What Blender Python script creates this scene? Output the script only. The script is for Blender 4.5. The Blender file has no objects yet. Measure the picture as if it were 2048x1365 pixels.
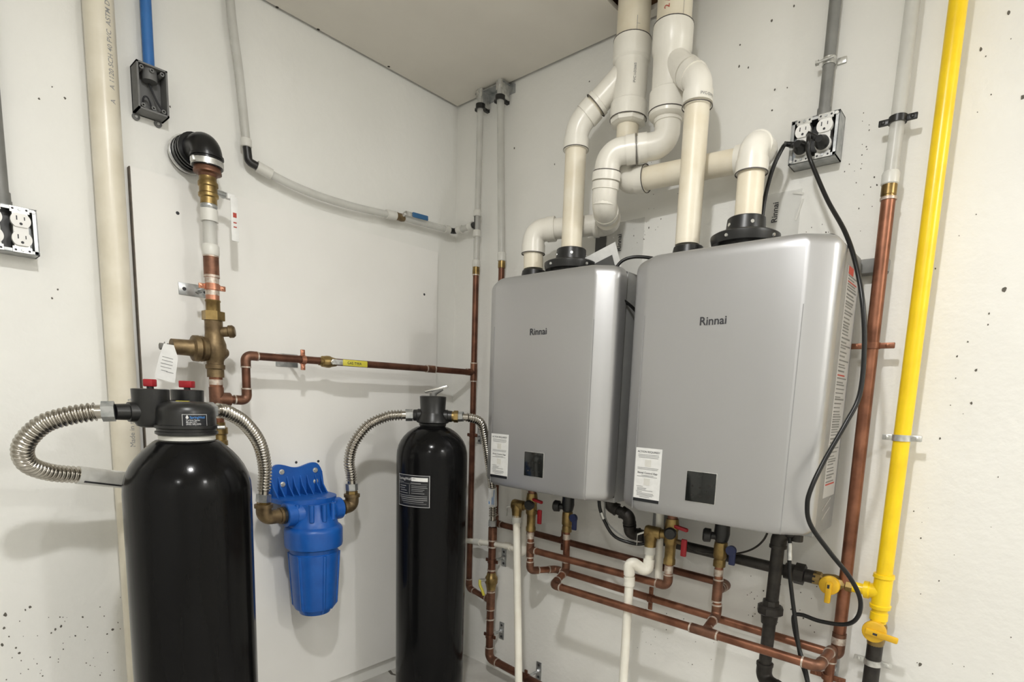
import bpy, bmesh, math, random
from mathutils import Vector, Matrix
random.seed(7)
SC = bpy.context.scene
COL = SC.collection
PI = math.pi

# ------------------------------------------------------------------ camera, world, light, exposure
def P(x, d, z):                      # x = metres from the left wall, d = metres from the right wall
    return Vector((x, -d, z))

H = 2.17                             # ceiling height
yaw, pitch, roll = 0.709634, -0.140072, 0.036993
fwd = Vector((-math.sin(yaw) * math.cos(pitch), math.cos(yaw) * math.cos(pitch), math.sin(pitch)))
rgt = Vector((math.cos(yaw), math.sin(yaw), 0))
upv = rgt.cross(fwd)
r2 = math.cos(roll) * rgt + math.sin(roll) * upv
u2 = -math.sin(roll) * rgt + math.cos(roll) * upv
cam = bpy.data.cameras.new('camera')
cam.sensor_width = 36
cam.lens = 1125.08 / 2048 * 36
cam.shift_x = -(1057.56 - 1024) / 2048
cam.shift_y = (954.83 - 682.5) / 2048
cam.clip_start = 0.02
camo = bpy.data.objects.new('camera', cam)
COL.objects.link(camo)
M3 = Matrix((r2, u2, -fwd)).transposed()
camo.matrix_world = Matrix.Translation(P(1.7575, 1.55, 1.0865)) @ M3.to_4x4()
SC.camera = camo

W = bpy.data.worlds.new('world')
SC.world = W
W.use_nodes = True
W.node_tree.nodes['Background'].inputs[0].default_value = (0.9, 0.93, 1, 1)
W.node_tree.nodes['Background'].inputs[1].default_value = 0.02

LAMPS = [((1.42, 1.36), 3.4, 9.5), ((3.15, 0.60), 8.0, 7.0), ((2.35, 2.65), 3.0, 5.0)]       # round ceiling lamps: (x, d), watts all round, watts downwards; the last is an added fill
LIGHT_COL = (1.0, 0.995, 0.985)
SC.view_settings.view_transform = 'Standard'
SC.view_settings.look = 'None'
SC.view_settings.gamma = 1
SC.view_settings.use_curve_mapping = False
SC.view_settings.exposure = 0.75

# ------------------------------------------------------------------ materials
def mat(name, col, rough=0.5, metal=0.0, var=None, vscale=30, vdet=4, bump=0.0, bscale=60, alpha=1.0, coat=0.0, emit=None, spec=0.5, lo=0.35, hi=0.65, rvar=0.0):
    m = bpy.data.materials.new(name)
    m.use_nodes = True
    nt = m.node_tree
    b = nt.nodes['Principled BSDF']
    b.inputs['Base Color'].default_value = (*col, 1)
    b.inputs['Roughness'].default_value = rough
    b.inputs['Metallic'].default_value = metal
    b.inputs['Specular IOR Level'].default_value = spec
    b.inputs['Alpha'].default_value = alpha
    b.inputs['Coat Weight'].default_value = coat
    tc = nt.nodes.new('ShaderNodeTexCoord')
    n = nt.nodes.new('ShaderNodeTexNoise')
    n.inputs['Scale'].default_value = vscale
    n.inputs['Detail'].default_value = vdet
    nt.links.new(tc.outputs['Object'], n.inputs['Vector'])
    r = nt.nodes.new('ShaderNodeValToRGB')
    r.color_ramp.elements[0].position = lo
    r.color_ramp.elements[1].position = hi
    c2 = var if var else tuple(c * 0.93 for c in col)
    r.color_ramp.elements[0].color = (*c2, 1)
    r.color_ramp.elements[1].color = (*col, 1)
    nt.links.new(n.outputs['Fac'], r.inputs['Fac'])
    nt.links.new(r.outputs['Color'], b.inputs['Base Color'])
    if rvar:
        mr = nt.nodes.new('ShaderNodeMapRange')
        mr.inputs['To Min'].default_value = rough - rvar
        mr.inputs['To Max'].default_value = rough + rvar
        nt.links.new(n.outputs['Fac'], mr.inputs['Value'])
        nt.links.new(mr.outputs['Result'], b.inputs['Roughness'])
    if bump:
        n2 = nt.nodes.new('ShaderNodeTexNoise')
        n2.inputs['Scale'].default_value = bscale
        n2.inputs['Detail'].default_value = 5
        nt.links.new(tc.outputs['Object'], n2.inputs['Vector'])
        bp = nt.nodes.new('ShaderNodeBump')
        bp.inputs['Strength'].default_value = bump
        bp.inputs['Distance'].default_value = 0.004
        nt.links.new(n2.outputs['Fac'], bp.inputs['Height'])
        nt.links.new(bp.outputs['Normal'], b.inputs['Normal'])
    if emit:
        b.inputs['Emission Color'].default_value = (*emit[0], 1)
        b.inputs['Emission Strength'].default_value = emit[1]
    return m

def wall_mat(name, col, dirt, pits, pit_thr):
    m = mat(name, col, rough=0.62, var=dirt, vscale=2.6, vdet=6, bump=0.35, bscale=45, lo=0.3, hi=0.62)
    nt = m.node_tree
    b = nt.nodes['Principled BSDF']
    ramp = [n for n in nt.nodes if n.type == 'VALTORGB'][0]
    tc = [n for n in nt.nodes if n.type == 'TEX_COORD'][0]
    mp = nt.nodes.new('ShaderNodeMapping')
    mp.inputs['Scale'].default_value = (1, 1, 0.62)
    nt.links.new(tc.outputs['Object'], mp.inputs['Vector'])
    nz = nt.nodes.new('ShaderNodeTexNoise')
    nz.inputs['Scale'].default_value = 40
    mixv = nt.nodes.new('ShaderNodeMix')
    mixv.data_type = 'VECTOR'
    mixv.inputs[0].default_value = 0.02
    nt.links.new(mp.outputs['Vector'], nz.inputs['Vector'])
    nt.links.new(mp.outputs['Vector'], mixv.inputs[4])
    nt.links.new(nz.outputs['Color'], mixv.inputs[5])
    v = nt.nodes.new('ShaderNodeTexVoronoi')
    v.inputs['Scale'].default_value = pits
    nt.links.new(mixv.outputs[1], v.inputs['Vector'])
    # small bug-holes: close to a cell centre, only in some cells
    d = nt.nodes.new('ShaderNodeMath'); d.operation = 'LESS_THAN'
    sep = nt.nodes.new('ShaderNodeSeparateColor')
    nt.links.new(v.outputs['Color'], sep.inputs[0])
    sz = nt.nodes.new('ShaderNodeMath'); sz.operation = 'MULTIPLY'; sz.inputs[1].default_value = 0.06
    nt.links.new(sep.outputs[1], sz.inputs[0])
    nt.links.new(v.outputs['Distance'], d.inputs[0])
    nt.links.new(sz.outputs[0], d.inputs[1])
    pick = nt.nodes.new('ShaderNodeMath'); pick.operation = 'GREATER_THAN'; pick.inputs[1].default_value = pit_thr
    nt.links.new(sep.outputs[0], pick.inputs[0])
    mul = nt.nodes.new('ShaderNodeMath'); mul.operation = 'MULTIPLY'
    nt.links.new(d.outputs[0], mul.inputs[0]); nt.links.new(pick.outputs[0], mul.inputs[1])
    mx = nt.nodes.new('ShaderNodeMix'); mx.data_type = 'RGBA'
    mx.inputs[7].default_value = (0.16, 0.15, 0.13, 1)
    nt.links.new(mul.outputs[0], mx.inputs[0])
    nt.links.new(ramp.outputs['Color'], mx.inputs[6])
    nt.links.new(mx.outputs[2], b.inputs['Base Color'])
    return m

M = {}
def stretch(m, sc):
    nt = m.node_tree
    tc = [n for n in nt.nodes if n.type == 'TEX_COORD'][0]
    for n in [n for n in nt.nodes if n.type == 'TEX_NOISE']:
        mp = nt.nodes.new('ShaderNodeMapping')
        mp.inputs['Scale'].default_value = sc
        nt.links.new(tc.outputs['Object'], mp.inputs['Vector'])
        nt.links.new(mp.outputs['Vector'], n.inputs['Vector'])
    return m
M['wall_l'] = wall_mat('painted concrete left', (0.86, 0.855, 0.815), (0.80, 0.795, 0.755), 14, 0.93)
M['wall_r'] = wall_mat('painted concrete right', (0.86, 0.852, 0.81), (0.80, 0.792, 0.75), 22, 0.92)
M['board'] = mat('painted board', (0.87, 0.858, 0.822), 0.55, var=(0.83, 0.818, 0.782), vscale=3, bump=0.08, bscale=60)
M['board_edge'] = mat('raw board edge', (0.20, 0.165, 0.13), 0.8, var=(0.13, 0.11, 0.09), vscale=50)
M['ceiling'] = mat('ceiling drywall', (0.79, 0.755, 0.68), 0.85, var=(0.73, 0.695, 0.625), vscale=4, bump=0.1, bscale=30)
M['void'] = mat('dark void', (0.035, 0.028, 0.022), 0.9)
M['wood'] = mat('joist wood', (0.26, 0.15, 0.08), 0.75, var=(0.15, 0.08, 0.045), vscale=25)
M['floor'] = mat('concrete floor', (0.60, 0.585, 0.545), 0.75, var=(0.46, 0.445, 0.41), vscale=6, bump=0.3, bscale=40)
M['pvc'] = mat('pvc pipe', (0.86, 0.80, 0.66), 0.38, var=(0.79, 0.71, 0.55), vscale=14, vdet=6, bump=0.03)
M['pvc_old'] = mat('aged pvc pipe', (0.80, 0.75, 0.63), 0.33, var=(0.70, 0.645, 0.52), vscale=10, vdet=6)
M['pvc_fit'] = mat('white pvc fitting', (0.87, 0.845, 0.77), 0.28, var=(0.80, 0.77, 0.69), vscale=9, vdet=6)
M['cpvc'] = mat('white drain pipe', (0.88, 0.86, 0.77), 0.35, var=(0.80, 0.76, 0.66), vscale=12)
M['primer'] = mat('pipe primer line', (0.10, 0.09, 0.08), 0.6)
M['copper'] = mat('weathered copper', (0.33, 0.145, 0.085), 0.40, 0.75, var=(0.15, 0.062, 0.037), vscale=22, vdet=6, lo=0.3, hi=0.68, rvar=0.1)
M['copper_dark'] = mat('dark tarnished copper', (0.20, 0.088, 0.054), 0.42, 0.72, var=(0.085, 0.037, 0.024), vscale=24, vdet=6, lo=0.3, hi=0.68)
M['copper_new'] = mat('bright copper', (0.58, 0.275, 0.18), 0.36, 0.82, var=(0.42, 0.19, 0.12), vscale=40)
M['copper_fit'] = mat('copper fitting', (0.27, 0.13, 0.08), 0.45, 0.7, var=(0.11, 0.055, 0.037), vscale=40, vdet=6, lo=0.3, hi=0.7)
M['solder'] = mat('solder', (0.62, 0.56, 0.49), 0.45, 0.55, var=(0.36, 0.25, 0.19), vscale=90, lo=0.3, hi=0.6)
M['brass'] = mat('brass', (0.36, 0.255, 0.10), 0.36, 0.85, var=(0.16, 0.105, 0.04), vscale=30, lo=0.3, hi=0.65)
M['bronze'] = mat('dull bronze', (0.25, 0.18, 0.095), 0.48, 0.75, var=(0.13, 0.09, 0.048), vscale=35, bump=0.12, bscale=150)
M['galv'] = mat('galvanised steel', (0.50, 0.51, 0.51), 0.36, 0.85, var=(0.34, 0.355, 0.36), vscale=45, lo=0.4, hi=0.6)
M['strap'] = mat('bright zinc strap', (0.72, 0.72, 0.69), 0.3, 0.75, var=(0.5, 0.5, 0.48), vscale=70)
M['emt'] = mat('grey conduit', (0.235, 0.235, 0.22), 0.55, 0.2, var=(0.185, 0.185, 0.175), vscale=20)
M['steel'] = mat('corrugated stainless', (0.50, 0.475, 0.43), 0.24, 1.0, var=(0.40, 0.375, 0.335), vscale=30)
M['chrome'] = mat('chrome', (0.75, 0.75, 0.74), 0.14, 1.0)
M['pex'] = mat('milky plastic tube', (0.70, 0.695, 0.655), 0.3, var=(0.62, 0.61, 0.565), vscale=15, alpha=0.6)
M['pex_ring'] = mat('white expansion ring', (0.70, 0.69, 0.64), 0.35)
M['yellow'] = mat('yellow gas paint', (0.95, 0.66, 0.010), 0.3, var=(0.86, 0.575, 0.008), vscale=18, vdet=6, bump=0.05, lo=0.3, hi=0.6)
M['yellow_h'] = mat('yellow handle', (0.83, 0.50, 0.02), 0.45, var=(0.7, 0.40, 0.015), vscale=40)
M['yellow_l'] = mat('yellow vinyl grip', (0.62, 0.55, 0.06), 0.4)
M['iron'] = mat('black iron', (0.045, 0.040, 0.035), 0.45, 0.45, var=(0.022, 0.02, 0.018), vscale=40, bump=0.1, bscale=120)
M['rubber'] = mat('black rubber', (0.009, 0.009, 0.009), 0.3, spec=0.35)
M['black'] = mat('black plastic', (0.014, 0.014, 0.014), 0.35, var=(0.009, 0.009, 0.009), vscale=30)
M['tank'] = mat('gloss black wound tank', (0.006, 0.006, 0.0065), 0.16, var=(0.004, 0.004, 0.004), vscale=20, bump=0.2, bscale=22, spec=0.16)
stretch(M['tank'], (1, 1, 0.10))
M['blue'] = mat('blue filter plastic', (0.010, 0.11, 0.44), 0.36, var=(0.008, 0.09, 0.38), vscale=25, bump=0.05, bscale=60)
M['blue_pipe'] = mat('blue conduit', (0.035, 0.17, 0.47), 0.5, var=(0.03, 0.14, 0.41), vscale=30)
M['blue_h'] = mat('blue grip', (0.03, 0.13, 0.29), 0.4)
M['blue_d'] = mat('dark blue grip', (0.02, 0.03, 0.10), 0.45)
M['red'] = mat('red plastic', (0.36, 0.012, 0.02), 0.4)
M['silver'] = mat('silver painted cover', (0.48, 0.48, 0.485), 0.41, 0.78, var=(0.465, 0.465, 0.47), vscale=3)
M['cabinet'] = mat('grey cabinet steel', (0.30, 0.30, 0.29), 0.45, 0.35)
M['label_grey'] = mat('grey flank label', (0.47, 0.46, 0.44), 0.4)
M['glass_blk'] = mat('black display glass', (0.014, 0.015, 0.014), 0.12)
M['paper'] = mat('white label', (0.80, 0.80, 0.78), 0.5, var=(0.74, 0.74, 0.72), vscale=60)
M['sticker'] = mat('silvery sticker', (0.93, 0.93, 0.90), 0.35, var=(0.82, 0.82, 0.79), vscale=60)
M['ink'] = mat('dark print', (0.035, 0.035, 0.04), 0.6)
M['ink_grey'] = mat('grey print', (0.30, 0.30, 0.30), 0.6)
M['ink_red'] = mat('red print', (0.45, 0.06, 0.04), 0.6)
M['ink_white'] = mat('white print', (0.62, 0.62, 0.62), 0.5)
M['ink_blue'] = mat('blue print', (0.05, 0.24, 0.62), 0.5)
M['label_blk'] = mat('black label', (0.008, 0.009, 0.012), 0.4)
M['face'] = mat('white receptacle', (0.84, 0.83, 0.80), 0.35)
M['box_grey'] = mat('grey junction box', (0.17, 0.17, 0.167), 0.55, var=(0.145, 0.145, 0.142), vscale=40, bump=0.06)
M['film'] = mat('clear film', (0.83, 0.83, 0.80), 0.22, alpha=0.2)
M['grey_card'] = mat('dark grey card', (0.10, 0.10, 0.098), 0.6)
M['lampbody'] = mat('white lamp housing', (0.8, 0.8, 0.78), 0.4)
M['dirt'] = mat('pit', (0.13, 0.12, 0.10), 0.9)

# ------------------------------------------------------------------ geometry helpers: each returns (verts, faces)
def uniq_dirs(pts):
    n = len(pts); T = []
    for i in range(n):
        t = Vector((0, 0, 0))
        j = i
        while j > 0 and (pts[j] - pts[j - 1]).length < 1e-7: j -= 1
        if j > 0: t += (pts[j] - pts[j - 1]).normalized()
        j = i
        while j < n - 1 and (pts[j + 1] - pts[j]).length < 1e-7: j += 1
        if j < n - 1: t += (pts[j + 1] - pts[j]).normalized()
        T.append(t.normalized() if t.length > 1e-9 else Vector((0, 0, 1)))
    return T

def sweep(pts, rad, seg=16, cap=True, up=None):
    pts = [Vector(p) for p in pts]
    if not hasattr(rad, '__len__'): rad = [rad] * len(pts)
    T = uniq_dirs(pts)
    t0 = T[0]
    n = up or (Vector((0, 0, 1)) if abs(t0.z) < 0.9 else Vector((1, 0, 0)))
    n = (n - t0 * n.dot(t0)).normalized()
    V = []; F = []
    for i, p in enumerate(pts):
        if i:
            q = T[i - 1].rotation_difference(T[i])
            n = q @ n
            n = (n - T[i] * n.dot(T[i])).normalized()
        b = T[i].cross(n)
        for k in range(seg):
            a = 2 * PI * k / seg
            V.append(p + (n * math.cos(a) + b * math.sin(a)) * rad[i])
    for i in range(len(pts) - 1):
        for k in range(seg):
            k2 = (k + 1) % seg
            F.append((i * seg + k, i * seg + k2, (i + 1) * seg + k2, (i + 1) * seg + k))
    if cap:
        F.append(tuple(range(seg - 1, -1, -1)))
        F.append(tuple((len(pts) - 1) * seg + k for k in range(seg)))
    return V, F

def lathe(base, axis, prof, seg=24, cap=True):
    base = Vector(base); axis = Vector(axis).normalized()
    return sweep([base + axis * h for h, r in prof], [max(r, 1e-4) for h, r in prof], seg, cap) if len(set(h for h, r in prof)) > 1 else None

def fillet(pts, R, n=8):
    pts = [Vector(p) for p in pts]
    out = [pts[0]]
    for i in range(1, len(pts) - 1):
        a = (pts[i] - pts[i - 1]); b = (pts[i + 1] - pts[i])
        la, lb = a.length, b.length
        a = a.normalized(); b = b.normalized()
        th = a.angle(b)
        if th < 0.02: out.append(pts[i]); continue
        t = min(R * math.tan(th / 2), la * 0.49, lb * 0.49)
        r = t / math.tan(th / 2)
        s = pts[i] - a * t
        nn = (b - a * a.dot(b)).normalized()
        c = s + nn * r
        for k in range(n + 1):
            f = th * k / n
            out.append(c + (-nn * math.cos(f) + a * math.sin(f)) * r)
    out.append(pts[-1])
    return out

def spline(pts, n=10):
    pts = [Vector(p) for p in pts]
    ex = [pts[0] * 2 - pts[1]] + pts + [pts[-1] * 2 - pts[-2]]
    out = []
    for i in range(1, len(ex) - 2):
        p0, p1, p2, p3 = ex[i - 1:i + 3]
        for k in range(n):
            t = k / n
            out.append(0.5 * ((2 * p1) + (p2 - p0) * t + (2 * p0 - 5 * p1 + 4 * p2 - p3) * t * t + (3 * p1 - p0 - 3 * p2 + p3) * t ** 3))
    out.append(pts[-1])
    return out

def resample(pts, step):
    L = [0]
    for a, b in zip(pts, pts[1:]): L.append(L[-1] + (b - a).length)
    n = max(2, int(L[-1] / step)); out = []; j = 0
    for i in range(n + 1):
        s = L[-1] * i / n
        while j < len(L) - 2 and L[j + 1] < s: j += 1
        f = (s - L[j]) / max(1e-9, L[j + 1] - L[j])
        out.append(pts[j].lerp(pts[j + 1], f))
    return out

def box(mn, mx, bev=0.0, bseg=2):
    mn = Vector(mn); mx = Vector(mx)
    mn, mx = Vector(map(min, mn, mx)), Vector(map(max, mn, mx))
    bm = bmesh.new()
    bmesh.ops.create_cube(bm, size=1)
    for v in bm.verts:
        v.co = Vector(((v.co[i] + 0.5) * (mx[i] - mn[i]) + mn[i] for i in range(3)))
    if bev: bmesh.ops.bevel(bm, geom=bm.edges[:], offset=bev, segments=bseg, affect='EDGES', profile=0.5)
    bm.verts.index_update()
    V = [v.co.copy() for v in bm.verts]; F = [tuple(v.index for v in f.verts) for f in bm.faces]
    bm.free()
    return V, F

def obox(c, u, v, w, su, sv, sw, bev=0.0):          # oriented box by centre, axes and full sizes
    V, F = box((-su / 2, -sv / 2, -sw / 2), (su / 2, sv / 2, sw / 2), bev)
    c = Vector(c); u = Vector(u).normalized(); v = Vector(v).normalized(); w = Vector(w).normalized()
    V = [c + u * p.x + v * p.y + w * p.z for p in V]
    if u.cross(v).dot(w) < 0: F = [f[::-1] for f in F]
    return V, F

def prism(o, u, v, poly, w):                          # polygon in the (u, v) plane at o, extruded by vector w
    o = Vector(o); u = Vector(u); v = Vector(v); w = Vector(w)
    n = len(poly)
    V = [o + u * a + v * b for a, b in poly] + [o + u * a + v * b + w for a, b in poly]
    F = [tuple(range(n)), tuple(range(2 * n - 1, n - 1, -1))]
    for i in range(n):
        j = (i + 1) % n
        F.append((i, i + n, j + n, j))
    if u.cross(v).dot(w) > 0: F = [f[::-1] for f in F]
    return V, F

def ring(c, axis, ri, ro, w, seg=20):
    c = Vector(c); axis = Vector(axis).normalized()
    n = Vector((0, 0, 1)) if abs(axis.z) < 0.9 else Vector((1, 0, 0))
    n = (n - axis * n.dot(axis)).normalized()
    b = axis.cross(n)
    V = []; F = []
    for k in range(seg):
        an = 2 * PI * k / seg
        d = n * math.cos(an) + b * math.sin(an)
        V += [c - axis * w / 2 + d * ri, c - axis * w / 2 + d * ro, c + axis * w / 2 + d * ro, c + axis * w / 2 + d * ri]
    for k in range(seg):
        p = 4 * k; q = 4 * ((k + 1) % seg)
        for j in range(4):
            j2 = (j + 1) % 4
            F.append((p + j, q + j, q + j2, p + j2))
    return V, F

def text_geo(body, size, mapf, bold=0.0, align='LEFT'):
    cu = bpy.data.curves.new('t', 'FONT')
    cu.body = body; cu.size = size; cu.offset = bold * size; cu.align_x = align; cu.resolution_u = 3
    o = bpy.data.objects.new('t', cu); COL.objects.link(o)
    bpy.context.view_layer.update()
    me = o.evaluated_get(bpy.context.evaluated_depsgraph_get()).to_mesh()
    V = [Vector(mapf(v.co.x, v.co.y)) for v in me.vertices]
    F = [tuple(f.vertices) for f in me.polygons]
    o.evaluated_get(bpy.context.evaluated_depsgraph_get()).to_mesh_clear()
    bpy.data.objects.remove(o); bpy.data.curves.remove(cu)
    return V, F

def flat(o, u, v, n, lift=0.0004):
    o = Vector(o); u = Vector(u); v = Vector(v); n = Vector(n)
    return lambda x, y: o + u * x + v * y + n * lift

# ------------------------------------------------------------------ objects
ORG = {}
def mesh_obj(name, geos, m, org, smooth=True, ang=38):
    if isinstance(geos, tuple): geos = [geos]
    V = []; F = []
    for g in geos:
        if g is None: continue
        b = len(V)
        V += [tuple(Vector(v) - org) for v in g[0]]
        F += [tuple(i + b for i in f) for f in g[1]]
    me = bpy.data.meshes.new(name)
    me.from_pydata(V, [], F)
    me.validate()
    bm = bmesh.new(); bm.from_mesh(me)
    bmesh.ops.recalc_face_normals(bm, faces=bm.faces[:])
    bm.to_mesh(me); bm.free()
    me.materials.append(M[m])
    if smooth:
        me.shade_smooth()
        me.set_sharp_from_angle(angle=math.radians(ang))
    o = bpy.data.objects.new(name, me)
    COL.objects.link(o)
    return o

def thing(name, label, cat, loc, group=None):
    o = bpy.data.objects.new(name, None)
    o.empty_display_size = 0.05
    COL.objects.link(o)
    o.location = loc
    o['label'] = label; o['category'] = cat
    if group: o['group'] = group
    ORG[o] = Vector(loc)
    return o

SPLIT = {'solder_ring', 'screw_hole', 'rib', 'bolt', 'screw', 'joint_line', 'slot', 'ear_hole', 'nut'}
def part(name, geos, m, parent, label=None, smooth=True, ang=38):
    org = ORG[parent]
    if name in SPLIT and isinstance(geos, list) and len(geos) > 1:
        for g in geos: o = part(name, [g], m, parent, label, smooth, ang)
        return o
    o = mesh_obj(name, geos, m, org, smooth, ang)
    o.parent = parent
    ORG[o] = org
    if label: o['label'] = label
    return o

def solo(name, geos, m, label, cat, loc, group=None, smooth=True):
    o = mesh_obj(name, geos, m, Vector(loc), smooth)
    o.location = loc
    o['label'] = label; o['category'] = cat
    if group: o['group'] = group
    ORG[o] = Vector(loc)
    return o

def struct(name, geos, m, parent=None, smooth=False):
    o = mesh_obj(name, geos, m, Vector((0, 0, 0)), smooth)
    ORG[o] = Vector((0, 0, 0))
    if parent: o.parent = parent
    else: o['kind'] = 'structure'
    return o

# pipe parts -----------------------------------------------------------------
def elbow(par, a, v, b, r, R, hub, fr, m, solder=None, style='plain', name='elbow'):
    a = Vector(a); v = Vector(v); b = Vector(b)
    da = (v - a).normalized(); db = (b - v).normalized()
    th = da.angle(db)
    t = R * math.tan(th / 2)
    path = fillet([v - da * (t + hub), v, v + db * (t + hub)], R, 8)
    fb = fr if style == 'plain' else fr * 0.93
    s, e = path[0], path[-1]
    if style == 'plain':
        pts = path; rad = [fr] * len(path)
    else:                                   # thicker collar at both ends
        h = hub * (0.92 if style == 'hub' else 0.45)
        pts = [s, s + da * h, s + da * h] + path[1:-1] + [e - db * h, e - db * h, e]
        rad = [fr, fr, fb] + [fb] * (len(path) - 2) + [fb, fr, fr]
    o = part(name, sweep(pts, rad, 20), m, par)
    if solder:
        part('solder_ring', [ring(s, da, r * 0.9, fr * 1.02, 0.004), ring(e, db, r * 0.9, fr * 1.02, 0.004)], solder, o)
    return s, e, t + hub

def run(par, pts, r, m, R=None, hub=0.01, fr=None, fm=None, solder=None, style='plain', seg=16, pname='pipe'):
    pts = [Vector(p) for p in pts]
    R = R or r * 1.5; fr = fr or r * 1.14; fm = fm or m
    ends = {}
    for i in range(1, len(pts) - 1):
        s, e, L = elbow(par, pts[i - 1], pts[i], pts[i + 1], r, R, hub, fr, fm, solder, style)
        ends[i] = (s, e)
    for i in range(len(pts) - 1):
        a = ends[i][1] if i in ends else pts[i]
        b = ends[i + 1][0] if i + 1 in ends else pts[i + 1]
        d = (pts[i + 1] - pts[i]).normalized()
        if (b - a).dot(d) > 0.003:
            part(pname, sweep([a - d * (0.004 if i in ends else 0), b + d * (0.004 if i + 1 in ends else 0)], r, seg), m, par)

def tee(par, p, ma, br, r, fr, L, B, m, solder=None, name='tee', style='plain'):
    p = Vector(p); ma = Vector(ma).normalized(); br = Vector(br).normalized()
    if style == 'plain':
        g = [sweep([p - ma * L, p + ma * L], fr, 18), sweep([p, p + br * B], fr, 18)]
    else:
        h = L * 0.32
        g = [sweep([p - ma * L, p - ma * (L - h), p - ma * (L - h), p + ma * (L - h), p + ma * (L - h), p + ma * L], [fr * 1.15, fr * 1.15, fr, fr, fr * 1.15, fr * 1.15], 20),
             sweep([p, p + br * (B - h), p + br * (B - h), p + br * B], [fr, fr, fr * 1.15, fr * 1.15], 20)]
    o = part(name, g, m, par)
    if solder:
        part('solder_ring', [ring(p + ma * s * L, ma, r * 0.9, fr * 1.02, 0.004) for s in (-1, 1)] + [ring(p + br * B, br, r * 0.9, fr * 1.02, 0.004)], solder, o)
    return o

def sleeve(par, a, b, r, m, name='coupling', seg=18, solder=None):
    o = part(name, sweep([a, b], r, seg), m, par)
    return o

def hexa(a, b, r):
    return sweep([a, b], r, 6)

def hanger(p, axis, wdir, r, dist, ringm, label, plate=True, plong=None, pm='galv', ear=0.017, grp='pipe clamps on the walls', platew=(0.024, 0.07), rodoff=0.0):
    """two-eared strap round a pipe, on a rod from a small wall plate"""
    p = Vector(p); axis = Vector(axis).normalized(); w = Vector(wdir).normalized()
    e = axis.cross(w).normalized()
    base = p + w * dist
    t = thing('pipe_clamp', label, 'pipe clamp', base, grp)
    g = [ring(p, axis, r * 0.98, r + 0.0025, 0.014)]
    part('strap', g, ringm, t)
    for s in (-1, 1):
        c = p + e * s * (r + ear * 0.45)
        ea = part('ear', obox(c, e, axis, w, ear, 0.013, 0.006, 0.0015), ringm, t)
        part('screw', lathe(c + e * s * 0.002 - w * 0.003, -w, [(0, 0.0042), (0.002, 0.0042), (0.003, 0.002)], 10), ringm if ringm != 'iron' else 'galv', ea)
    if plate:
        part('rod', sweep([base, p + w * (r * 0.9)], 0.005, 10), pm, t)
        pl = Vector(plong) if plong is not None else axis
        side = pl.cross(w).normalized()
        q = part('wall_plate', obox(base - w * 0.0015 + pl * rodoff, pl, side, w, platew[1], platew[0], 0.003, 0.001), pm, t)
        part('screw_hole', [lathe(base - w * 0.003 + pl * (s * platew[1] * 0.33 + rodoff), -w, [(0, 0.005), (0.0012, 0.0045)], 10) for s in (-1, 1)], 'ink', q)
        part('nut', lathe(base - w * 0.003, -w, [(0, 0.009), (0.006, 0.009), (0.009, 0.006)], 6), pm, q)
    return t

XP = Vector((1, 0, 0)); YP = Vector((0, 1, 0)); ZP = Vector((0, 0, 1))
WR = YP          # direction into the right wall
WL = -XP         # direction into the left wall
GRP_CU = 'copper water lines'

# ================================================================== the room
RX, RD = 3.5, 3.3
ZT = 2.42
wl = struct('wall_left', box((-0.12, -RD, -0.05), (0, 0.12, ZT)), 'wall_l')
wr = struct('wall_right', box((0, 0, -0.05), (RX, 0.12, ZT)), 'wall_r')
struct('wall_far', box((RX, -RD, -0.05), (RX + 0.1, 0.12, ZT)), 'wall_r')
struct('wall_back', box((-0.12, -RD - 0.1, -0.05), (RX + 0.1, -RD, ZT)), 'wall_l')
fl = struct('floor', box((-0.12, -RD - 0.1, -0.06), (RX + 0.1, 0.12, 0)), 'floor')
# ceiling drywall with a thin open gap along the walls and a cut-out for the vents
g_ = 0.012
hx0, hx1, hd0, hd1 = 0.772, 1.06, 0.040, 0.185
z0, z1 = H, H + 0.013
ce = struct('ceiling', [box((g_, -RD, z0), (hx0, -g_, z1)), box((hx1, -RD, z0), (RX, -g_, z1)),
                        box((hx0, -hd0, z0), (hx1, -g_, z1)), box((hx0, -RD, z0), (hx1, -hd1, z1))], 'ceiling')
for i, (x, d) in enumerate(((0.0105, 0.70), (0.0125, 0.575), (0.021, 0.327))):
    struct('ceiling_screw', lathe(P(x, d, H - 0.0006), ZP, [(0, 0.0045), (0.0016, 0.004)], 10), 'void', ce)
struct('leak_cap_1', box((-0.1, -RD, ZT), (RX, 0.1, ZT + 0.03)), 'void')  # unseen cap added against light leaks; dark colour blackens the ceiling gap
for i, (x0, x1) in enumerate(((0.66, 0.705), (1.10, 1.145))):
    struct('joist', box((x0, -RD, H + 0.0135), (x1, -0.001, ZT - 0.001)), 'wood', ce)
struct('blocking', box((0.706, -0.036, H + 0.0135), (1.099, -0.001, ZT - 0.001)), 'wood', ce)
# a crack in the slab by the wall
struct('floor_crack', prism(P(0.002, 0.30, 0.0002), XP, YP, [(0, 0), (0.03, -0.01), (0.07, 0.004), (0.16, -0.02), (0.16, -0.026), (0.07, -0.004), (0.03, -0.02), (0, -0.012)], ZP * 0.0012), 'dirt', fl)

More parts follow.
